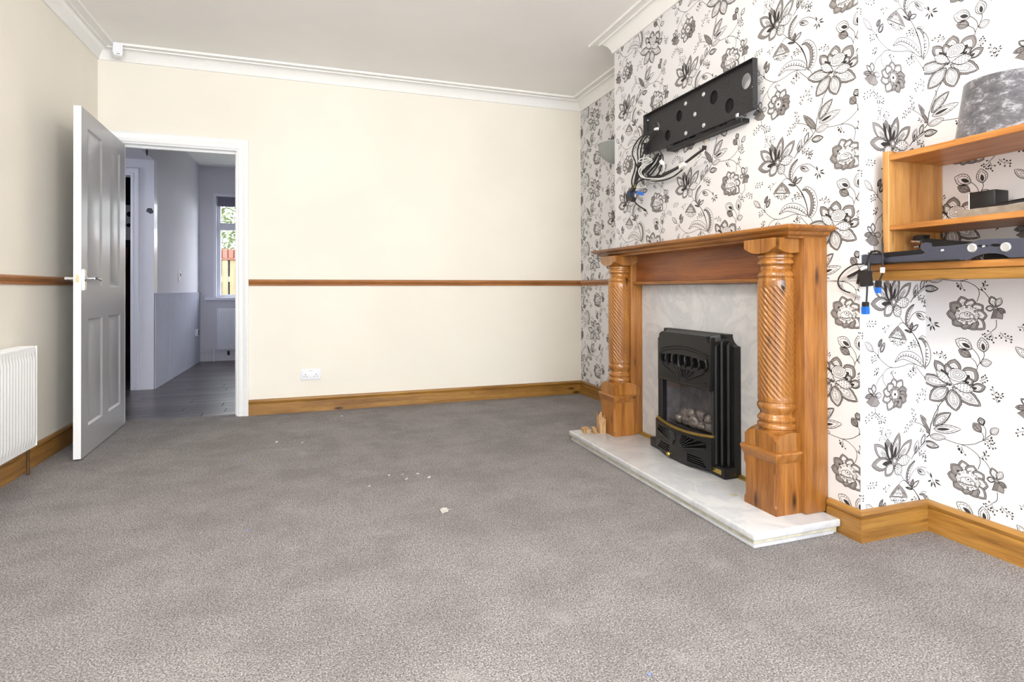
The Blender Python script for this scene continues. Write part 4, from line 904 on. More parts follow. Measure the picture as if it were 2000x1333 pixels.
# ------------------------------------------------------------------ small fittings
so = thing('wall_socket', 'white double wall socket low on the cream far wall', 'socket', (-0.048, YB, 0.29))
bm = BM(); box(bm, -0.124, 0.026, YB-0.009, YB, 0.247, 0.333, 0.004, 2); obj('faceplate', bm, M['white_plastic'], so)
for cx in (-0.088, -0.010):
    bm = BM()
    for dx, dz, a, b in ((0, 0.004, 0.0022, 0.0045), (-0.011, -0.012, 0.0035, 0.0018), (0.011, -0.012, 0.0035, 0.0018)):
        box(bm, cx+dx-a, cx+dx+a, YB-0.0095, YB-0.0085, 0.287+dz-b, 0.287+dz+b)
    tag(obj('pin_holes', bm, M['void'], so, smooth=0), 'dark pin holes', kind='stuff')
for cx in (-0.108, 0.010):
    bm = BM(); prism(bm, [(YB-0.009, 0.302), (YB-0.012, 0.303), (YB-0.015, 0.322), (YB-0.009, 0.323)], cx-0.007, cx+0.007, 'x'); 
    obj('rocker', bm, M['white_plastic'], so)
bm = BM()
for i, x in enumerate((-0.062, -0.056, -0.050, -0.044, -0.038)): box(bm, x, x+0.0035, YB-0.0095, YB-0.0088, 0.318, 0.3215)
obj('printed_mark', bm, M['soot'], so, smooth=0)
bm = BM()
for i, x in enumerate((-0.117, 0.019)): lathe(bm, [(0.003, 0), (0.003, -0.001)], (x, YB-0.009, 0.290), 10, 'y')
obj('screw', bm, M['steel'], so)
# alarm sensor in the corner
al = thing('alarm_sensor', 'white motion sensor box in the top corner of the far wall', 'sensor', (-1.31, 4.62, 2.6))
bm = BM(); P = [(-1.345, 2.668), (-1.285, 2.668), (-1.283, 2.60), (-1.292, 2.577), (-1.338, 2.577), (-1.347, 2.60)]
loft(bm, [[(x, 4.655, z) for x, z in P], [(x, 4.615, z) for x, z in P], [(-1.315+(x+1.315)*0.88, 4.598, 2.625+(z-2.625)*0.9) for x, z in P]]); fixn(bm)
bmesh.ops.rotate(bm, cent=(-1.315, 4.63, 2.62), matrix=Matrix.Rotation(math.radians(18), 3, 'Z'), verts=bm.verts[:]); obj('case', bm, M['white_plastic'], al)
bm = BM(); box(bm, -1.335, -1.325, 4.63, 4.70, 2.59, 2.672, 0.003); obj('bracket', bm, M['rail'], al)
bm = BM(); box(bm, -1.322, -1.304, 4.5955, 4.599, 2.590, 2.5935); bmesh.ops.rotate(bm, cent=(-1.315, 4.63, 2.62), matrix=Matrix.Rotation(math.radians(18), 3, 'Z'), verts=bm.verts[:]); obj('lens_slot', bm, M['soot'], al)
# wall uplighter in the far alcove
ul = thing('wall_uplighter', 'pale half-bowl wall light in the papered far alcove', 'wall light', (XA, 4.11, 2.0))
bm = BM(); n = 28; loops = []
for r_, z in ((0.140, 2.135), (0.138, 2.100), (0.125, 2.060), (0.102, 2.025), (0.070, 1.998), (0.035, 1.982), (0.012, 1.978)):
    loops.append([(XA-0.001-r_*0.95*math.sin(math.pi*i/n), 4.11+r_*math.cos(math.pi*i/n), z) for i in range(n+1)])
loft(bm, loops, close=False, cap0=False); 
bmesh.ops.solidify(bm, geom=bm.faces[:], thickness=0.004); fixn(bm); obj('bowl', bm, M['bowl'], ul)
bm = BM(); tube(bm, [(XA-0.002-0.142*0.95*math.sin(math.pi*i/n), 4.11+0.142*math.cos(math.pi*i/n), 2.134) for i in range(n+1)], 0.004, 8); tag(obj('rim', bm, M['bowl'], ul), 'rolled rim')
bm = BM(); box(bm, XA-0.02, XA, 4.06, 4.16, 2.02, 2.11, 0.004); obj('back_plate', bm, M['steel'], ul)
# scraps on the carpet
def scrap(label, x, y, r_, seed, mat=None, cat='scrap', grp=None):
    rg = random.Random(seed); bm = BM(); n = 11
    A = [(x+r_*(0.35+0.65*rg.random())*math.cos(2*math.pi*i/n), y+r_*(0.35+0.65*rg.random())*math.sin(2*math.pi*i/n)) for i in range(n)]
    H = [0.003+0.010*rg.random() for _ in range(n)]
    c0 = bm.verts.new((x, y, 0.006)); vs = [bm.verts.new((a[0], a[1], h)) for a, h in zip(A, H)]
    for i in range(n): bm.faces.new((c0, vs[i], vs[(i+1) % n]))
    bmesh.ops.solidify(bm, geom=bm.faces[:], thickness=0.002)
    for v in bm.verts: v.co.z = max(v.co.z, 0.0005)
    tag(obj('paper_scrap', fixn(bm), mat or M['lint'], smooth=0), label, cat, grp)
q = atZ(870, 1000, 0); scrap('torn white paper scrap alone in the middle of the carpet', q.x, q.y, 0.034, 2)
for i, (a, b) in enumerate(((760, 932), (786, 930), (794, 938), (838, 936), (720, 953), (816, 928), (668, 815), (540, 866), (590, 868))):
    q = atZ(a, b, 0); scrap('tiny pale lint fleck on the carpet', q.x, q.y, 0.010, 30+i, None, 'lint', 'lint flecks scattered on the carpet')
for i, (a, b, lab) in enumerate(((470, 900, 'tiny blue bead on the carpet in front of the doorway'), (1268, 1320, 'tiny blue bead on the carpet at the bottom of the picture'), (483, 1038, 'tiny blue bead on the carpet left of the middle'))):
    q = atZ(a, b, 0); bm = BM(); lathe(bm, [(0.001, 0.0005), (0.004, 0.001), (0.0045, 0.004), (0.002, 0.006)], (q.x, q.y, 0), 8); tag(obj('blue_bead', bm, plain('blue_bead_%d' % i, srgb(120, 140, 210))), lab, 'bead')

# unseen pendant globe added above the view as warm fill for walls and ceiling
pl_ = thing('fill_pendant', 'unseen opal globe added under the ceiling as fill light', 'lamp', (0.41, 1.0, ZCEIL))
bm = BM(); lathe(bm, [(0.050, 0), (0.048, -0.015), (0.030, -0.024), (0.008, -0.028)], (0.41, 1.0, ZCEIL), 20); obj('ceiling_rose', bm, M['white_plastic'], pl_)
bm = BM(); tube(bm, [(0.41, 1.0, ZCEIL-0.02), (0.41, 1.0, 2.44)], 0.004, 8); obj('cord', bm, M['white_plastic'], pl_)
bm = BM(); lathe(bm, [(0.012, 2.45), (0.030, 2.44), (0.036, 2.415), (0.036, 2.40)], (0.41, 1.0, 0), 20); obj('gallery', bm, M['steel'], pl_)
m = NT('opal_fill_glow'); m.col(srgb(245, 240, 230)).pr(0.3); m.b.inputs['Emission Color'].default_value = (1.0, 0.91, 0.77, 1); m.b.inputs['Emission Strength'].default_value = 78.0
bm = BM(); lathe(bm, [(0.034, 2.402), (0.07, 2.39), (0.105, 2.35), (0.12, 2.30), (0.115, 2.255), (0.09, 2.21), (0.05, 2.185), (0.008, 2.178)], (0.41, 1.0, 0), 24); obj('globe', bm, m.m, pl_)
# ------------------------------------------------------------------ wallpaper print: one repeat drawn as flat shapes, laid over each papered wall
PU, PV = 0.65, 0.617
class Print:
    def __init__(s): s.t = []; s.m = []; s.z = []
    def tri(s, a, b, c, mat, lay): s.t.append((a, b, c)); s.m.append(mat); s.z.append(lay)
    def poly(s, pts, mat, lay):
        c = np.mean(pts, axis=0)
        for i in range(len(pts)): s.tri(c, pts[i], pts[(i+1) % len(pts)], mat, lay)
    def line(s, pts, w, lay, mat=1, closed=False, taper=False):
        P = [np.array(p, float) for p in pts]
        if closed: P = P+[P[0], P[1]]
        n = len(P); E = []
        for i in range(n):
            d = P[min(i+1, n-1)]-P[max(i-1, 0)]; L = np.hypot(*d)+1e-9; nn = np.array((-d[1], d[0]))/L
            ww = w*(1-0.8*i/(n-1)) if taper else w
            E.append((P[i]+nn*ww/2, P[i]-nn*ww/2))
        for i in range(n-1 if not closed else n-2):
            a, b = E[i]; c, d = E[i+1]; s.tri(a, b, d, mat, lay); s.tri(a, d, c, mat, lay)
    def dot(s, c, r, lay, mat=1, n=7, e=1.0):
        s.poly([np.array((c[0]+r*math.cos(2*math.pi*i/n), c[1]+r*e*math.sin(2*math.pi*i/n))) for i in range(n)], mat, lay)
    def ring(s, c, rx, ry, w, lay, n=20, wob=0, k=6, fill=None):
        P = [np.array((c[0]+rx*(1+wob*math.cos(k*a))*math.cos(a), c[1]+ry*(1+wob*math.cos(k*a))*math.sin(a))) for a in [2*math.pi*i/n for i in range(n)]]
        if fill is not None: s.poly(P, fill, lay)
        s.line(P, w, lay+0.1, closed=True)
PR = Print()
LW = 0.0022
def p6(x, y): q = atX(1470+x/5.555, 220+y/5.555, XC); return np.array((YC-q.y, q.z))
def p5(x, y): q = atX(1470+x/5.555, y/5.555, XC); return np.array((YC-q.y+0.003, q.z-PV))
def almond(b, t, w, bend=0, n=9, blunt=0.85, scal=0, ks=5, s0=0, s1=1):
    """two edges of a leaf from b to t; w = half-width"""
    b, t = np.array(b), np.array(t); d = t-b; L = np.hypot(*d)+1e-9; nn = np.array((-d[1], d[0]))/L; up, dn = [], []
    for i in range(n+1):
        u = s0+(s1-s0)*i/n; c = b+d*u+nn*bend*L*math.sin(math.pi*u); h = w*max(0, math.sin(math.pi*u**blunt))**0.8
        if scal: h *= 1+scal*abs(math.sin(ks*math.pi*u))
        up.append(c+nn*h); dn.append(c-nn*h)
    return up, dn
def leafpoly(*a, **k):
    u, d = almond(*a, **k); return u+d[::-1][1:-1] if np.hypot(*(u[0]-d[0])) < 1e-6 else u+d[::-1]
def leaf(b, t, w, style='dbl', bend=0, lay=3, blunt=0.85, scal=0, ks=5):
    b, t = np.array(b), np.array(t); ctr = (b+t)/2
    P = leafpoly(b, t, w, bend, n=14 if scal else 8, blunt=blunt, scal=scal, ks=ks)
    nrm = np.array((-(t-b)[1], (t-b)[0])); nrm = nrm/(np.hypot(*nrm)+1e-9)
    sub = lambda k0, k1, kw: leafpoly(b+(t-b)*k0, b+(t-b)*k1, w*kw, bend*0.6, n=8, blunt=blunt)
    if style == 'dark': PR.poly(P, 1, lay+0.06); return
    PR.poly(P, 2 if style in ('grey', 'core2', 'fringe', 'greyw', 'shade') else 0, lay); PR.line(P, LW*1.1, lay+0.12, closed=True)
    def hatch(k0, k1, o0, o1, m_, wl=LW*0.6):
        for i in range(m_):
            k = k0+(k1-k0)*i/(m_-1); q = b+(t-b)*k; g = math.sin(math.pi*k**blunt)
            for sg in (1, -1): PR.line([q+nrm*w*o0*g*sg, q+nrm*w*o1*g*sg+(t-b)*0.05], wl, lay+0.12)
    if style == 'dbl': PR.line(sub(0.06, 0.86, 0.66), LW*0.75, lay+0.12, closed=True); PR.line(sub(0.14, 0.62, 0.32), LW*0.6, lay+0.12, closed=True)
    elif style == 'core': PR.poly(sub(0.10, 0.62, 0.36), 1, lay+0.12); PR.line(sub(0.04, 0.84, 0.70), LW*0.8, lay+0.12, closed=True); hatch(0.3, 0.8, 0.55, 0.9, 4)
    elif style == 'grey':
        PR.line([b, ctr+(t-ctr)*0.7], LW*0.9, lay+0.12); PR.line(sub(0.05, 0.86, 0.72), LW*0.6, lay+0.12, closed=True); hatch(0.2, 0.7, 0.1, 0.6, 3, LW*0.45)
    elif style == 'shade':
        PR.line(sub(0.04, 0.88, 0.76), LW*0.8, lay+0.12, closed=True); PR.poly(sub(0.12, 0.50, 0.26), 1, lay+0.12)
    elif style == 'core2':
        PR.line(sub(0.02, 0.93, 0.88), LW*0.6, lay+0.12, closed=True); PR.poly(sub(0.04, 0.80, 0.70), 0, lay+0.06); PR.line(sub(0.04, 0.80, 0.70), LW*0.9, lay+0.12, closed=True); PR.line(sub(0.02, 0.66, 0.52), LW*0.6, lay+0.12, closed=True); PR.poly(sub(0.0, 0.52, 0.38), 1, lay+0.12)
    elif style == 'greyw':
        PR.poly(sub(0.03, 0.86, 0.74), 0, lay+0.06); PR.line(sub(0.03, 0.86, 0.74), LW*0.9, lay+0.12, closed=True); PR.line(sub(0.03, 0.55, 0.36), LW*0.55, lay+0.12, closed=True)
        for k, o in ((0.15, 0.0), (0.28, 0.12), (0.28, -0.12)): PR.dot(b+(t-b)*k+nrm*w*o, w*0.09, lay+0.12, n=6)
    elif style == 'fringe':
        PR.poly(sub(0.03, 0.93, 0.84), 0, lay+0.06); PR.line(sub(0.03, 0.93, 0.84), LW*0.9, lay+0.12, closed=True); PR.line(sub(0.08, 0.82, 0.62), LW*0.8, lay+0.12, closed=True); PR.line(sub(0.10, 0.74, 0.48), LW*0.6, lay+0.12, closed=True)
        for k in (0.26, 0.40, 0.54, 0.66): PR.ring(b+(t-b)*k, w*0.17, w*0.14, LW*0.6, lay+0.12, 8); PR.dot(b+(t-b)*k, w*0.05, lay+0.15, n=5)
        hatch(0.15, 0.9, 0.86, 1.05, 12, LW*0.7)
    elif style == 'spot':
        PR.line(sub(0.02, 0.93, 0.88), LW*0.6, lay+0.12, closed=True)
        for k, o in ((0.22, 0.3), (0.22, -0.3), (0.36, 0.0), (0.36, 0.5), (0.36, -0.5), (0.52, 0.28), (0.52, -0.25), (0.52, 0.62), (0.52, -0.62), (0.68, 0.05), (0.68, 0.5), (0.68, -0.45), (0.82, 0.25), (0.82, -0.25)): PR.dot(b+(t-b)*k+nrm*w*o, w*0.10, lay+0.12, n=6, e=1.3)
    elif style == 'mid': PR.line([b, b+(t-b)*0.8], LW*0.7, lay+0.12)
def vine(L, w=LW*1.05, f=p6, k=5): PR.line(crom([f(*p) for p in L], k), w, 1)
def sprig(L, f=p6, side=1, r=0.0042, n=6, kind='leaf'):
    """thin stem with small leaves or berries on both sides"""
    P = crom([f(*p) for p in L], 5); PR.line(P, LW*0.6, 1); m = len(P)
    for i in range(n):
        j = int((i+0.8)/n*(m-1)); j = min(max(j, 1), m-1); d = P[j]-P[j-1]; d = d/(np.hypot(*d)+1e-9); nn = np.array((-d[1], d[0]))*(1 if i % 2 else -1)
        q = P[j]; e = q+nn*r*2.3+d*r*1.3
        if kind == 'leaf': PR.poly(leafpoly(q+nn*r*0.5, e+nn*r*0.6, r*0.55, n=4), 1, 1)
        else: PR.line([q, e], LW*0.5, 1); PR.dot(e, r*0.75, 1)
    if kind == 'leaf': PR.poly(leafpoly(P[-1], P[-1]+(P[-1]-P[-2])/(np.hypot(*(P[-1]-P[-2]))+1e-9)*r*2.6, r*0.6, n=4), 1, 1)
    else: PR.dot(P[-1], r*0.75, 1)
def W6(px): return px*0.000365
# --- vines
vine([(680, 200), (780, 165), (950, 130), (1060, 60), (1120, -5), (1190, -75)])
vine([(950, 130), (1010, 122), (1070, 138), (1105, 165), (1115, 220), (1095, 305)])
vine([(1105, 165), (1160, 185), (1205, 245)])
vine([(340, 665), (370, 705), (405, 735)]); vine([(405, 720), (360, 718), (330, 745), (322, 770)])
vine([(405, 735), (470, 790), (520, 855), (560, 935), (590, 1030), (602, 1130)], LW*1.6)
vine([(470, 790), (535, 870), (575, 960), (600, 1060)])
vine([(590, 1130), (530, 1110), (440, 1108), (360, 1140), (260, 1162), (190, 1130), (140, 1085), (130, 1030), (150, 960)])
vine([(250, 885), (195, 930), (160, 990), (115, 1060), (100, 1115)], f=p5); vine([(160, 990), (165, 1050), (200, 1095)], f=p5)
vine([(500, 780), (560, 830), (610, 860)], f=p5); vine([(610, 760), (640, 800), (660, 815)], f=p5)
vine([(800, 980), (765, 1050), (745, 1110), (715, 1200), (690, 1310)], LW*1.3, p5); vine([(745, 1060), (752, 1120), (730, 1190)], f=p5)
vine([(700, 60), (690, 130), (680, 200), (620, 280), (560, 345), (500, 415), (450, 500)], LW*1.5)
vine([(670, 215), (620, 300), (560, 365), (480, 450)])
vine([(430, 700), (470, 620), (530, 570), (610, 560), (680, 600)]); 
vine([(1080, 490), (1090, 440), (1110, 400), (1140, 320), (1138, 270)], f=p5); vine([(1105, 410), (1095, 350), (1060, 310), (1030, 295)], f=p5); vine([(1085, 470), (1065, 420), (1020, 395)], f=p5)
vine([(1130, 1195), (1170, 1140), (1205, 1085)], f=p5); vine([(1130, 1195), (1135, 1150), (1110, 1110)], f=p5); vine([(1150, 1160), (1155, 1080), (1135, 1040)], f=p5)
vine([(1260, 440), (1258, 520), (1225, 570)]); vine([(85, 1300), (90, 1360), (60, 1400)], f=p5); vine([(90, 1360), (130, 1390)], f=p5)
vine([(480, 120), (560, 125), (620, 160), (655, 225)]); vine([(145, 1090), (110, 1050), (85, 1030)])
# --- rosette A (ten petals)
c = p6(1010, 468)
tips = [(960, 288), (1062, 284), (1150, 325), (1184, 425), (1165, 570), (1085, 603), (985, 627), (890, 607), (838, 505), (866, 385)]
for i, q in enumerate(tips):
    t = p6(*q); b = c+(t-c)*0.30; leaf(b, t, W6(62), 'greyw' if i < 5 else 'shade', lay=3+0.2*i, blunt=0.92)
PR.ring(c, W6(112), W6(100), LW, 6, 24, 0.05, 10, fill=0)
for i in range(12): a = 2*math.pi*i/12; PR.ring(c+np.array((W6(92)*math.cos(a), W6(82)*math.sin(a))), W6(13), W6(13), LW*0.6, 8, 8, fill=2 if i % 2 else 0)
PR.ring(c+np.array((0, -W6(18))), W6(72), W6(48), LW*0.9, 8, 18, 0.06, 5, fill=0); PR.ring(c+np.array((W6(6), W6(12))), W6(26), W6(24), LW*0.8, 10, 12, fill=0); PR.ring(c+np.array((W6(48), -W6(14))), W6(20), W6(22), LW*0.8, 10, 10, fill=0)
for i in range(7): PR.dot(c+np.array((W6(-52+15*i), -W6(44-0.8*(i-3)**2))), W6(6.5), 10, e=1.6, n=6)
PR.dot(c+np.array((W6(6), W6(12))), W6(9), 11)
# --- rosette B
c = p5(275, 1135)
for i, q in enumerate([(262, 985), (352, 968), (398, 1045), (402, 1110), (392, 1165), (338, 1245), (262, 1270), (205, 1308), (155, 1232), (160, 1140), (205, 1058)]):
    t = p5(*q); leaf(c+(t-c)*0.28, t, W6(55), 'greyw' if i in (0, 1, 7, 8, 9, 10) else 'shade', lay=3+0.2*i, blunt=0.95)
PR.ring(c, W6(78), W6(84), LW, 6, 20, 0.12, 7, fill=2); PR.ring(c, W6(46), W6(50), LW*0.8, 8, 16, 0.15, 6, fill=0); PR.dot(c, W6(16), 10)
for i in range(8): a = 2*math.pi*i/8; PR.dot(c+np.array((W6(62)*math.cos(a), W6(66)*math.sin(a))), W6(7), 10, n=6)
# --- orchids
def orchid(f, ctr, pet, fan):
    c = f(*ctr)
    for k_, (q, w, st) in enumerate(pet): t = f(*q); leaf(c+(t-c)*0.12, t, W6(w), st, lay=3+0.2*k_, blunt=1.1)
    P = [f(*q) for q in fan]; PR.poly(P, 2, 4); PR.line(P, LW, 6, closed=True)
    for k in range(1, 8): a = P[0]+(P[1]-P[0])*k/8; b = P[-1]+(P[2]-P[-1])*k/8 if len(P) > 3 else P[2]; PR.line([a, b], LW*0.6, 6)
    PR.ring(c, W6(20), W6(20), LW*0.8, 6, 10, fill=2)
orchid(p6, (1252, 325), [((1215, 210), 36, 'greyw'), ((1300, 202), 30, 'dbl'), ((1170, 352), 28, 'greyw'), ((1338, 345), 26, 'grey')], [(1240, 345), (1215, 445), (1262, 425), (1312, 420), (1318, 375), (1275, 340)])
orchid(p5, (80, 1205), [((75, 1108), 34, 'greyw'), ((150, 1185), 30, 'dbl'), ((28, 1160), 24, 'greyw'), ((0, 1250), 26, 'grey')], [(65, 1215), (10, 1290), (55, 1312), (105, 1300), (130, 1262), (100, 1215)])
# --- lotus D
LY = 3.0
for q, b, w in (((895, 495), (870, 690), 72), ((1075, 492), (960, 690), 82), ((722, 610), (830, 730), 52), ((1155, 625), (1010, 740), 46), ((815, 590), (870, 710), 40), ((1050, 620), (980, 700), 38)):
    LY += 0.2; leaf(p5(*b), p5(*q), W6(w), 'core2', lay=LY, blunt=1.25)
c0 = p5(850, 800); LY = 5.0
for q, b, w in (((590, 858), (835, 800), 60), ((1115, 850), (870, 800), 66), ((680, 1050), (838, 830), 70), ((905, 1030), (862, 830), 74)):
    LY += 0.2; leaf(p5(*b), p5(*q), W6(w), 'fringe', lay=LY, blunt=1.0, scal=0.16, ks=9)
PR.ring(p5(915, 650), W6(92), W6(66), LW, 8, 26, 0.05, 9, fill=0)
for k in (0.75, 0.5, 0.27): PR.ring(p5(915, 645), W6(92*k), W6(62*k), LW*0.8, 9, 18, 0.07, 5)
leaf(p5(870, 775), p5(735, 712), W6(46), 'spot', lay=9, blunt=1.2); leaf(p5(880, 775), p5(1055, 722), W6(50), 'spot', lay=9, blunt=1.2)
for i in range(7): a = math.radians(20+140*i/6); PR.line([c0, c0+np.array((math.cos(a), math.sin(a)))*W6(48)], LW*0.7, 12)
# --- peony E
leaf(p6(235, 560), p6(85, 420), W6(62), 'greyw', lay=3, blunt=1.2); leaf(p6(240, 550), p6(205, 345), W6(50), 'grey', lay=3.2, blunt=1.1); leaf(p6(265, 540), p6(325, 262), W6(56), 'core2', lay=3.5, blunt=1.0); leaf(p6(300, 540), p6(458, 300), W6(58), 'greyw', lay=4, blunt=1.15)
leaf(p6(232, 545), p6(180, 375), W6(26), 'dark', lay=6); leaf(p6(250, 545), p6(245, 365), W6(24), 'dark', lay=6); leaf(p6(238, 530), p6(212, 410), W6(18), 'mid', lay=8)
leaf(p6(262, 560), p6(62, 612), W6(70), 'core2', lay=7, blunt=1.2, scal=0.10, ks=7); leaf(p6(290, 560), p6(438, 488), W6(58), 'spot', lay=7.3, blunt=1.25); leaf(p6(270, 560), p6(185, 692), W6(58), 'greyw', lay=7.6, blunt=1.15, scal=0.12, ks=6); leaf(p6(285, 555), p6(335, 668), W6(58), 'spot', lay=8, blunt=1.2)
for a in range(5):
    for q, b_ in (((110, 440), (230, 545)), ((440, 330), (300, 530)), ((320, 300), (268, 520))): P0, P1 = p6(*b_), p6(*q); d_ = (P1-P0); n_ = np.array((-d_[1], d_[0]))/np.hypot(*d_); PR.line([P0+d_*0.1+n_*W6(-20+10*a)*0.6, P0+d_*0.7+n_*W6(-20+10*a)], LW*0.6, 6)
PR.ring(p6(275, 545), W6(42), W6(48), LW, 11, 16, 0.06, 5, fill=2); PR.ring(p6(275, 540), W6(20), W6(24), LW*0.8, 13, 10, fill=0)
for i in range(9): PR.dot(p6(262+14*(i % 3)+20, 575+18*(i//3)), W6(6), 13, n=6)
rg = random.Random(11)
for i in range(34): PR.dot(p6(rg.uniform(128, 262), rg.uniform(250, 375)), W6(rg.uniform(4, 8)), 2, n=6)
PR.line(crom([p6(215, 380), p6(200, 320), p6(190, 260)], 4), LW*0.7, 2); PR.line(crom([p6(215, 380), p6(230, 310), p6(250, 270)], 4), LW*0.7, 2); PR.line(crom([p6(205, 380), p6(165, 330), p6(140, 280)], 4), LW*0.7, 2)
# --- bell F
P = [p6(*q) for q in ((318, 758), (285, 795), (250, 840), (222, 885), (280, 880), (350, 882), (412, 878), (385, 825), (350, 785))]
PR.poly(P, 2, 3); PR.line(P, LW, 5, closed=True); Q_ = [p6(*q) for q in ((315, 785), (275, 845), (262, 875), (360, 875), (350, 830))]; PR.poly(Q_, 0, 4); PR.line(Q_, LW*0.8, 5, closed=True)
for k in range(5): PR.line(crom([p6(316, 790), p6(300+10*k-6, 835), p6(276+20*k, 874)], 4), LW*0.6, 5)
PR.line(crom([p6(240, 862), p6(275, 835), p6(300, 850), p6(318, 838), p6(338, 850), p6(362, 832), p6(392, 858)], 4), LW*0.8, 5.2)
P = [p6(*q) for q in ((232, 886), (248, 918), (268, 908), (276, 938), (298, 928), (314, 950), (334, 930), (354, 938), (364, 908), (384, 916), (402, 882))]
PR.poly(P+[p6(318, 878)], 0, 4.5); PR.line(crom(P, 3), LW, 5.3)
for q in P[1::2]: PR.line([p6(316, 872)+(q-p6(316, 872))*0.35, p6(316, 872)+(q-p6(316, 872))*0.85], LW*0.9, 5.3); PR.dot(p6(316, 872)+(q-p6(316, 872))*0.5, W6(5), 5.3, n=6)
# --- curved leaves G
def curved(f, spine, wid, lay=3, grey=True, teeth=True):
    S_ = crom([f(*q) for q in spine], 6); n = len(S_); up, dn, mi = [], [], []
    for i, p in enumerate(S_):
        d = S_[min(i+1, n-1)]-S_[max(i-1, 0)]; d = d/(np.hypot(*d)+1e-9); nn = np.array((-d[1], d[0])); u = i/(n-1)
        h = W6(wid)*max(0.02, math.sin(math.pi*u**0.75))**0.7*(1+0.07*abs(math.sin(9*math.pi*u)))
        up.append(p+nn*h); dn.append(p-nn*h); mi.append(p+nn*h*0.1)
    for i in range(n-1):
        for A, B, mt in ((up, mi, 2 if grey else 0), (mi, dn, 0)): PR.tri(A[i], B[i], B[i+1], mt, lay); PR.tri(A[i], B[i+1], A[i+1], mt, lay)
    PR.line(up+dn[::-1], LW, lay+2, closed=True); PR.line(mi, LW*1.2, lay+2)
    if teeth:
        for i in range(3, n-3, 2): PR.line([mi[i], mi[i]+(dn[i]-mi[i])*0.55], LW*1.5, lay+2); PR.line([mi[i]+(up[i]-mi[i])*0.35, mi[i]+(up[i]-mi[i])*0.75], LW*0.8, lay+2)
curved(p6, [(612, 1140), (650, 1080), (668, 990), (648, 890), (590, 830), (540, 842)], 44)
curved(p6, [(595, 1112), (520, 1060), (440, 1032), (360, 1040), (288, 1105)], 52, grey=False)
# --- serrated leaf and buds by E
curved(p6, [(440, 765), (412, 690), (428, 600), (462, 545), (492, 505)], 26); leaf(p6(455, 775), p6(470, 690), W6(24), 'grey'); leaf(p6(462, 775), p6(540, 700), W6(24), 'greyw'); leaf(p6(465, 795), p6(385, 780), W6(12), 'grey')
leaf(p6(515, 595), p6(615, 630), W6(30), 'core', blunt=0.9)
for q in ((775, 620), (785, 665), (740, 715), (700, 730), (670, 690), (690, 580)): PR.poly(leafpoly(p6(712, 645)+(p6(*q)-p6(712, 645))*0.25, p6(*q), W6(9), n=4), 1, 1)
vine([(680, 600), (712, 645), (735, 690)], LW*0.7)
# --- leaves up the stem
leaf(p6(490, 425), p6(530, 290), W6(32), 'core'); leaf(p6(565, 335), p6(608, 210), W6(28), 'greyw'); leaf(p6(690, 180), p6(550, 30), W6(36), 'grey', scal=0.1, ks=7); leaf(p5(712, 1300), p5(862, 1075), W6(48), 'fringe', scal=0.08, ks=7, bend=0.05)
leaf(p5(715, 1335), p5(945, 1195), W6(44), 'core', scal=0.05, ks=9); leaf(p6(690, 205), p6(825, 135), W6(34), 'dbl', scal=0.06, ks=6); leaf(p6(640, 300), p6(768, 268), W6(36), 'fringe', scal=0.1, ks=5)
# --- bud clusters
leaf(p5(1040, 300), p5(900, 290), W6(56), 'core', blunt=1.0, scal=0.10, ks=6); leaf(p5(1140, 275), p5(1120, 135), W6(48), 'core', blunt=0.9, scal=0.10, ks=6); leaf(p5(1110, 410), p5(1205, 342), W6(38), 'dbl'); leaf(p5(1030, 390), p5(925, 378), W6(38), 'grey', blunt=1.0, scal=0.12, ks=5)
leaf(p5(1195, 1090), p5(1262, 995), W6(32), 'dbl'); leaf(p5(1115, 1125), p5(1050, 1065), W6(38), 'grey', blunt=1.1, scal=0.1, ks=5); leaf(p5(1130, 1045), p5(1105, 975), W6(34), 'fringe', blunt=1.1)
leaf(p6(85, 1035), p6(12, 962), W6(34), 'dbl', blunt=0.95); leaf(p6(130, 985), p6(165, 905), W6(22), 'grey'); leaf(p6(150, 1035), p6(190, 935), W6(28), 'fringe')
# --- sprigs and berries
for L, kd, n in (([(660, 945), (580, 1000), (530, 1060), (520, 1120)], 'leaf', 7), ([(580, 1000), (600, 1050), (620, 1090)], 'leaf', 4), ([(1250, 745), (1235, 680), (1215, 610)], 'leaf', 6), ([(1245, 720), (1262, 670), (1285, 630)], 'leaf', 5),
                 ([(815, 560), (790, 535), (730, 540)], 'leaf', 3), ([(800, 545), (795, 520), (788, 500)], 'leaf', 2), ([(1100, 600), (1130, 570), (1160, 530)], 'berry', 6), ([(545, 565), (480, 570), (415, 620)], 'berry', 6), ([(520, 580), (495, 555), (450, 565)], 'berry', 4),
                 ([(515, 800), (470, 850), (425, 905)], 'berry', 7), ([(480, 840), (450, 830), (470, 815)], 'berry', 4), ([(262, 900), (262, 930), (250, 960)], 'berry', 4), ([(130, 960), (105, 980), (90, 1010)], 'leaf', 6), ([(10, 600), (45, 585), (95, 560)], 'berry', 6),
                 ([(245, 490), (190, 565), (170, 570)], 'leaf', 3), ([(130, 850), (90, 870), (60, 900)], 'berry', 6), ([(1140, 1190), (1180, 1200), (1215, 1235)], 'berry', 6), ([(1170, 1180), (1195, 1165), (1210, 1150)], 'berry', 4), ([(470, 60), (520, 60), (590, 90), (620, 75)], 'berry', 6)):
    sprig(L, p5, n=n, kind=kd)
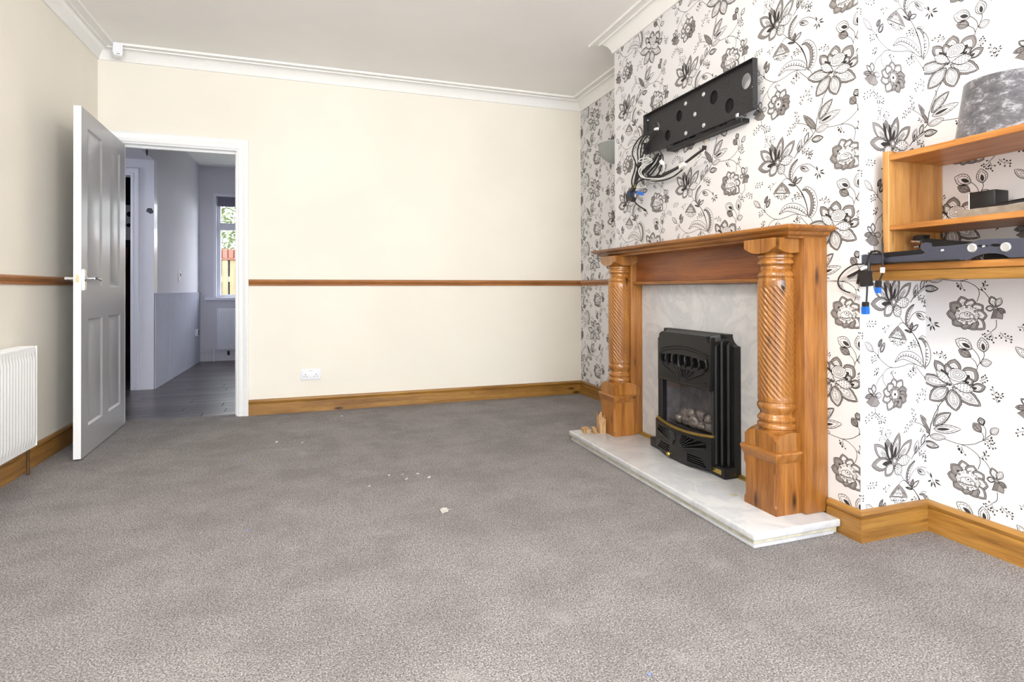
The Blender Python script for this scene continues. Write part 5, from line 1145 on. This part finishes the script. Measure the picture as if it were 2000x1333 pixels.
for L, kd, n in (([(480, 120), (490, 70), (465, 10)], 'leaf', 7), ([(480, 120), (430, 160), (385, 235)], 'leaf', 8), ([(535, 400), (580, 430), (620, 490)], 'leaf', 7), ([(570, 420), (610, 420), (650, 450)], 'berry', 5), ([(960, 135), (960, 180), (930, 190)], 'berry', 3), ([(958, 160), (975, 190), (955, 212)], 'berry', 3),
                 ([(1120, 150), (1160, 130), (1165, 90)], 'leaf', 6), ([(1225, 570), (1190, 620), (1165, 645)], 'berry', 5), ([(1215, 590), (1230, 640), (1222, 665)], 'berry', 4), ([(90, 140), (50, 185), (10, 230)], 'berry', 6), ([(95, 140), (140, 170), (190, 180)], 'berry', 7), ([(130, 165), (150, 200), (150, 215)], 'berry', 3),
                 ([(1290, 560), (1330, 600), (1390, 610)], 'berry', 7), ([(655, 190), (600, 175), (565, 190)], 'leaf', 3)):
    sprig(L, p6, n=n, kind=kd)
TR = np.array(PR.t); TM = np.array(PR.m); TZ = np.array(PR.z)
def lay_print(name, parent, s_of_u0, u0, u1, v0, v1, place):
    """repeat the drawing over u0..u1 x v0..v1; s = u + s_of_u0; place(U,V,h) -> xyz arrays"""
    ou, om, oz = [], [], []
    cu0 = TR[:, :, 0]-s_of_u0
    k0, k1 = int(math.floor((u0-cu0.max())/PU)), int(math.ceil((u1-cu0.min())/PU)); j0, j1 = int(math.floor((v0-TR[:, :, 1].max())/PV)), int(math.ceil((v1-TR[:, :, 1].min())/PV))
    for k in range(k0, k1+1):
        for j in range(j0, j1+1):
            T = TR.copy(); T[:, :, 0] += k*PU-s_of_u0; T[:, :, 1] += j*PV
            ins = (T[:, :, 0] >= u0) & (T[:, :, 0] <= u1) & (T[:, :, 1] >= v0) & (T[:, :, 1] <= v1)
            al_ = ins.all(1); ou.append(T[al_]); om.append(TM[al_]); oz.append(TZ[al_])
            out = (T[:, :, 0] < u0).all(1) | (T[:, :, 0] > u1).all(1) | (T[:, :, 1] < v0).all(1) | (T[:, :, 1] > v1).all(1)
            for i in np.nonzero(~al_ & ~out)[0]:                       # clip the ones that cross the edge of the wall
                P = [tuple(p) for p in T[i]]
                for ax, lim, sg in ((0, u0, 1), (0, u1, -1), (1, v0, 1), (1, v1, -1)):
                    Q = []
                    for a, b in zip(P, P[1:]+P[:1]):
                        da, db = sg*(a[ax]-lim), sg*(b[ax]-lim)
                        if da >= 0: Q.append(a)
                        if (da >= 0) != (db >= 0): t = da/(da-db); Q.append((a[0]+(b[0]-a[0])*t, a[1]+(b[1]-a[1])*t))
                    P = Q
                    if not P: break
                for q in range(1, len(P)-1): ou.append(np.array([[P[0], P[q], P[q+1]]])); om.append(TM[i:i+1]); oz.append(TZ[i:i+1])
    T = np.concatenate(ou); mt = np.concatenate(om); lz = np.concatenate(oz); n = len(T)
    h = np.repeat(0.00015+lz*0.00010, 3); uv = T.reshape(-1, 2)
    co = np.stack(place(uv[:, 0], uv[:, 1], h), 1).astype(np.float32)
    a, b, c = co[0::3], co[1::3], co[2::3]; nd = np.array([x_[0] for x_ in place(np.array([u0]), np.array([v0]), np.array([1.0]))])-np.array([x_[0] for x_ in place(np.array([u0]), np.array([v0]), np.array([0.0]))])
    flip = (np.cross(b-a, c-a) @ nd) < 0
    idx = np.arange(3*n).reshape(-1, 3); idx[flip] = idx[flip][:, ::-1]
    me = bpy.data.meshes.new(name); me.vertices.add(3*n); me.vertices.foreach_set('co', co.ravel()); me.loops.add(3*n); me.loops.foreach_set('vertex_index', idx.ravel().astype(np.int32))
    me.polygons.add(n); me.polygons.foreach_set('loop_start', np.arange(0, 3*n, 3, dtype=np.int32)); me.polygons.foreach_set('loop_total', np.full(n, 3, dtype=np.int32))
    for mm in (M['paper'], M['print'], M['print_grey']): me.materials.append(mm)
    me.polygons.foreach_set('material_index', mt.astype(np.int32)); me.update(calc_edges=True); me.validate()
    o = meshobj(name, me, None, parent); o['kind'] = 'stuff'; o['label'] = 'black and grey flower print of the wallpaper'
    return o
ZB, ZT = 0.112, 2.587
lay_print('wallpaper_print', wc, 0.0, YC-YC2, 0.0, ZB, ZT+0.0, lambda u, v, h: (XC-h, YC-u, v))
lay_print('wallpaper_print', wc, 0.074, 0.0, XA-XC, ZB, ZT, lambda u, v, h: (XC+u, YC-h, v))
lay_print('wallpaper_print', wr, 0.090, XA-XC, XA-XC+1.9, ZB, ZT, lambda u, v, h: (XA-h, YC-(u-(XA-XC)), v))
lay_print('wallpaper_print', wr, 4.368, -YB, -YC2, ZB, ZT, lambda u, v, h: (XA-h, -u, v))
